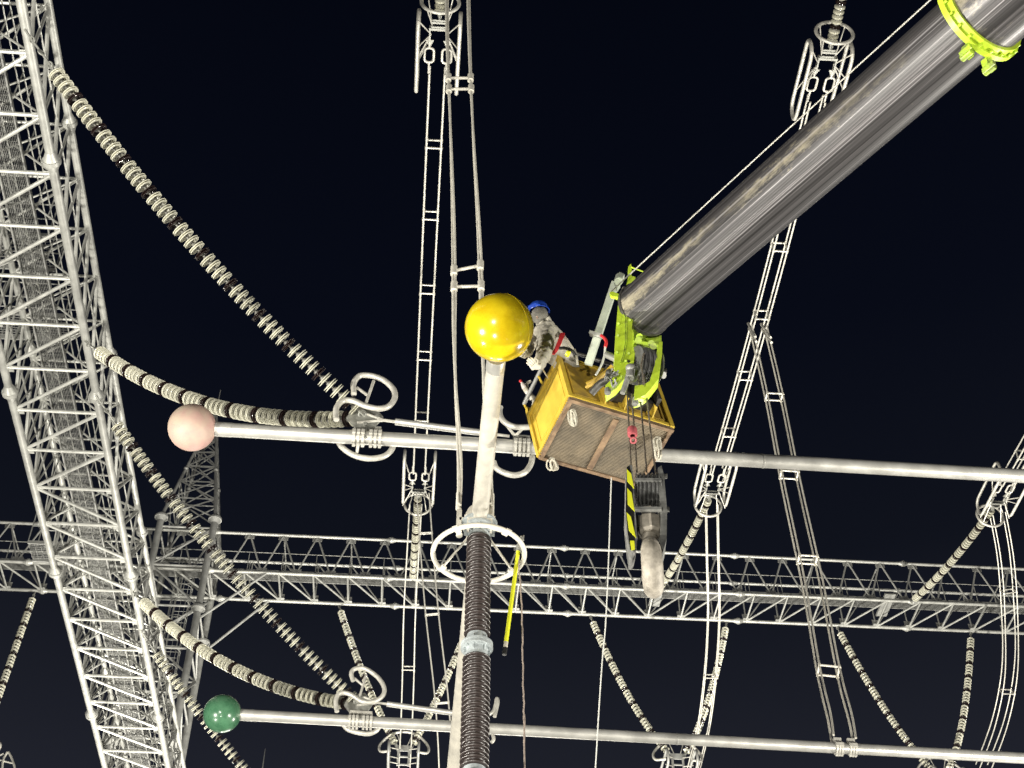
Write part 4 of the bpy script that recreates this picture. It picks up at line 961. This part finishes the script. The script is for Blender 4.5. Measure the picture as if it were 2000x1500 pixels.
# ---------------------------------------------------------------- the two workers
def skin(name, verts, edges, rad, root, m, sub=3, rootv=0):
    """one continuous body grown over a skeleton"""
    me = bpy.data.meshes.new(name); o0 = V(root['_o'])
    me.from_pydata([V(v) - o0 for v in verts], edges, []); me.materials.append(m)
    o = bpy.data.objects.new(name, me); COL.objects.link(o); o.parent = root
    sk = o.modifiers.new('skin', 'SKIN'); sk.use_smooth_shade = True
    for i, d in enumerate(me.skin_vertices[0].data):
        d.radius = rad[i] if isinstance(rad[i], tuple) else (rad[i], rad[i]); d.use_root = (i == rootv)
    s = o.modifiers.new('sub', 'SUBSURF'); s.levels = sub; s.render_levels = sub
    tx = bpy.data.textures.new('folds', 'CLOUDS'); tx.noise_scale = .075; tx.noise_depth = 2
    dm = o.modifiers.new('folds', 'DISPLACE'); dm.texture = tx; dm.strength = .06; dm.mid_level = .5; dm.texture_coords = 'LOCAL'
    return o
def hand(root, wrist, palm, fdir, pn, name='glove', m=GLOVE, k=1.0, curl=1.0):
    """palm, four fingers of unequal length bent at the knuckles, thumb from the side of the palm"""
    wrist, palm, f, n = V(wrist), V(palm), V(fdir).normalized(), V(pn).normalized(); n = (n - f * n.dot(f)).normalized(); s = f.cross(n).normalized(); b = MB()
    def flat(c, w, t, ax=None): return [c + s * w * math.cos(a) + n * t * math.sin(a) for a in [2 * math.pi * i / 12 for i in range(12)]]
    b.rings([flat(wrist, .040 * k, .036 * k), flat(wrist.lerp(palm, .45), .038 * k, .030 * k), flat(palm - f * .02 * k, .046 * k, .026 * k), flat(palm + f * .045 * k, .046 * k, .020 * k)])
    for j, Ln in ((-1.5, .070), (-.5, .084), (.5, .080), (1.5, .062)):
        o = palm + f * .038 * k + s * j * .022 * k; q = Ln * k
        b.path([o, o + f * q * .45 + n * q * .08 * curl, o + f * q * .70 + n * q * .38 * curl, o + f * q * .68 + n * q * .70 * curl], [.0125 * k, .0120 * k, .0110 * k, .0095 * k], 8)
    o = palm - f * .012 * k - s * .040 * k
    b.path([o, o - s * .028 * k + f * .022 * k + n * .014 * k, o - s * .026 * k + f * .050 * k + n * .040 * k], [.0150 * k, .0140 * k, .0115 * k], 8)
    return b.part(name, m, root)
# worker leaning out to the ball: points by sight line and forward distance
HOOD = mat('dark_grey_hood', (.15, .14, .12), .9, 0, .2, 12, bump=.5)
W = lambda u, v, F: P(u, v, F=F)
hd, nk = W(1053, 613, 13.36), W(1061, 630, 13.45)
pel = W(1106, 716, 13.98); ch = W(1073, 660, 13.60); wa = W(1092, 692, 13.82)
shL, shR = W(1068, 650, 13.42), W(1056, 650, 13.80)
elL, wrL = W(1062, 694, 13.30), W(1051, 716, 13.20)
elR, wrR = W(1036, 672, 13.60), W(1030, 692, 13.30)
kneeL, kneeR = B(.24, .30, .50), B(.34, .36, .50); ftL, ftR = B(.24, .32, .06), B(.38, .40, .06)
p1_ = thing('person', 'worker in blue helmet and beige coverall leaning over the basket edge to the yellow ball', 'person', B(.3, .3, .03))
vs = [pel, wa, ch, nk, hd + UPZ * .0, shL, elL, wrL, shR, elR, wrR, kneeL, ftL, kneeR, ftR, ftL + V((-.16, .08, -.01)), ftR + V((-.16, .08, -.01))]
ed = [(0, 1), (1, 2), (2, 3), (3, 4), (2, 5), (5, 6), (6, 7), (2, 8), (8, 9), (9, 10), (0, 11), (11, 12), (0, 13), (13, 14), (12, 15), (14, 16)]
skin('body', vs, ed, [.20, .205, .215, .10, .10, .135, .112, .070, .105, .085, .055, .10, .065, .10, .065, .05, .05], p1_, CLOTH)
fc = (W(1040, 622, 13.2) - hd).normalized()
b = MB(); b.ball(hd, .098, 20, 14, (.92, .98, 1.12)); b.ball(hd + fc * .10 - UPZ * .02, .018, 8, 6, (1, 1, 1.4))
for s in (-1, 1):
    e_ = fc.cross(UPZ).normalized() * s; b.ball(hd + fc * .088 + e_ * .034 + UPZ * .012, .013, 8, 6); b.ball(hd + e_ * .094, .026, 8, 6, (.6, .8, 1.2))
b.box(hd + fc * .093 - UPZ * .058, fc * .012, fc.cross(UPZ) * .05, UPZ * .012); b.part('head', SKIN, p1_)
hup = (UPZ * .92 + V((-.10, -.16, 0))).normalized(); ho_ = hd + hup * .035
b = MB(); b.lathe(ho_, hup, [(.150, -.012), (.156, -.002), (.143, .012), (.138, .06), (.118, .112), (.075, .146), (.03, .157), (.001, .159)], 32)
hf = (fc - hup * fc.dot(hup)).normalized(); b.prism([ho_ + hf * .13 + hf.cross(hup) * -.10, ho_ + hf * .13 + hf.cross(hup) * .10, ho_ + hf * .20 + hf.cross(hup) * .06, ho_ + hf * .20 - hf.cross(hup) * .06], hup * .010)
b.part('helmet', HELM, p1_)
b = MB(); b.path([ho_ + hf.cross(hup) * .12 - hf * .04, hd - hf * .11 - UPZ * .02, hd - hf * .12 - UPZ * .05], .008, 6); b.part('chin_strap', WEB, p1_)
b = MB(); b.path([nk + V((.06, -.06, .0)), nk + V((.10, -.02, -.04)), nk + V((.06, .08, -.03)), nk + V((-.05, .08, .0)), nk + V((-.08, -.04, .02))], .055, 8, True); b.part('collar', CLOTH, p1_)
b = MB(); b.ball(hd - fc * .024 - UPZ * .035, .124, 20, 14, (.95, .98, 1.15)); b.part('hood', HOOD, p1_)
hand(p1_, wrL, W(1043, 715, 13.10), W(1034, 700, 12.9) - W(1043, 715, 13.1), V((-.5, .3, .7)), k=1.25)
hand(p1_, wrR, W(1026, 694, 13.22), W(1016, 690, 13.1) - W(1026, 694, 13.22), V((-.5, .3, .7)))
def ribbon(pts, wdir, wd, th=.008):
    b = MB(); wdir = V(wdir).normalized()
    rings = []
    for i, p in enumerate(pts):
        t = (V(pts[min(i + 1, len(pts) - 1)]) - V(pts[max(i - 1, 0)])).normalized(); n = t.cross(wdir).normalized(); q = V(p)
        rings.append([q - wdir * wd / 2 - n * th, q + wdir * wd / 2 - n * th, q + wdir * wd / 2 + n * th, q - wdir * wd / 2 + n * th])
    b.rings(rings); return b
ribbon([W(1099, 651, 13.43), W(1093, 668, 13.36), W(1087, 682, 13.40), W(1079, 692, 13.42)], RT, .062).part('red_harness_strap', RED, p1_)
ribbon([W(1098, 652, 13.45), W(1107, 664, 13.42), W(1116, 678, 13.44), W(1124, 690, 13.5)], (RT * .6 + UP * .5), .040).part('harness_strap', WEB, p1_)
b = MB(); b.path(catmull([W(1092, 680, 13.30), W(1104, 680, 13.30), W(1116, 684, 13.35), W(1124, 694, 13.4)], 5), .022, 8); b.part('tool_belt', BLACK, p1_)
MB().tube(W(1107, 690, 13.26), W(1111, 692, 13.26), .045, 12).part('yellow_buckle', STICK, p1_)
ribbon([W(1122, 682, 13.42), W(1126, 696, 13.42), W(1128, 712, 13.45)], RT, .03).part('harness_strap', WEB, p1_)
# second worker, sitting low in the basket, one hand with a bottle out over the edge
p2_ = thing('person', 'worker low in the basket, only a gloved hand holding a bottle showing', 'person', B(.62, .32, .03))
pl2, ch2 = B(.64, .40, .24), B(.60, .34, .62); nk2, hd2 = B(.60, .36, .80), B(.60, .40, .92)
sA2, sB2 = B(.58, .17, .72), B(.52, .55, .66)
el2 = W(1058, 800, 15.0); wr2 = W(1042, 779, 14.78)
vs = [pl2, ch2, nk2, hd2, sA2, el2, wr2, sB2, B(.50, .68, .40), B(.62, .60, .34), B(.30, .36, .46), B(.26, .42, .07), B(.40, .60, .46), B(.30, .62, .07)]
ed = [(0, 1), (1, 2), (2, 3), (1, 4), (4, 5), (5, 6), (1, 7), (7, 8), (8, 9), (0, 10), (10, 11), (0, 12), (12, 13)]
skin('body', vs, ed, [.17, .165, .07, .10, .115, .095, .062, .10, .07, .05, .10, .07, .10, .07], p2_, CLOTH)
b = MB(); b.ball(hd2, .098, 20, 14, (.92, .98, 1.12)); b.ball(hd2 + V((-.1, 0, -.02)), .018, 8, 6, (1, 1, 1.4))
for s in (-1, 1): b.ball(hd2 + V((-.088, s * .034, .012)), .013, 8, 6); b.ball(hd2 + V((0, s * .094, 0)), .026, 8, 6, (.8, .6, 1.2))
b.part('head', SKIN, p2_)
hc = W(1032, 766, 14.68); bdir = (W(1016, 742, 14.55) - W(1030, 764, 14.62)).normalized()
hand(p2_, wr2, hc, (W(1026, 752, 14.6) - hc), V((.5, -.75, .3)), k=1.5, curl=1.2)
bt = thing('water_bottle', 'small clear bottle with a red cap held in a gloved hand at the basket edge', 'bottle', hc)
o = W(1029, 763, 14.56)
MB().lathe(o - bdir * .05, bdir, [(.005, 0), (.036, .002), (.042, .012), (.042, .12), (.038, .145), (.022, .185), (.016, .195), (.016, .205)], 20).part('body', CLEARP, bt)
MB().lathe(o + bdir * .150, bdir, [(.020, 0), (.024, .004), (.024, .036), (.020, .042), (.002, .042)], 16).part('cap', RED, bt)
MB().lathe(o - bdir * .05, bdir, [(.0425, .04), (.0432, .041), (.0432, .095), (.0425, .096)], 20).part('paper_label', WEB, bt)
b = MB(); b.path(catmull([W(1058, 718, 13.7), W(1064, 728, 13.8), W(1070, 738, 13.9)], 4), .012, 6); b.part('lanyard', WEB, p1_)
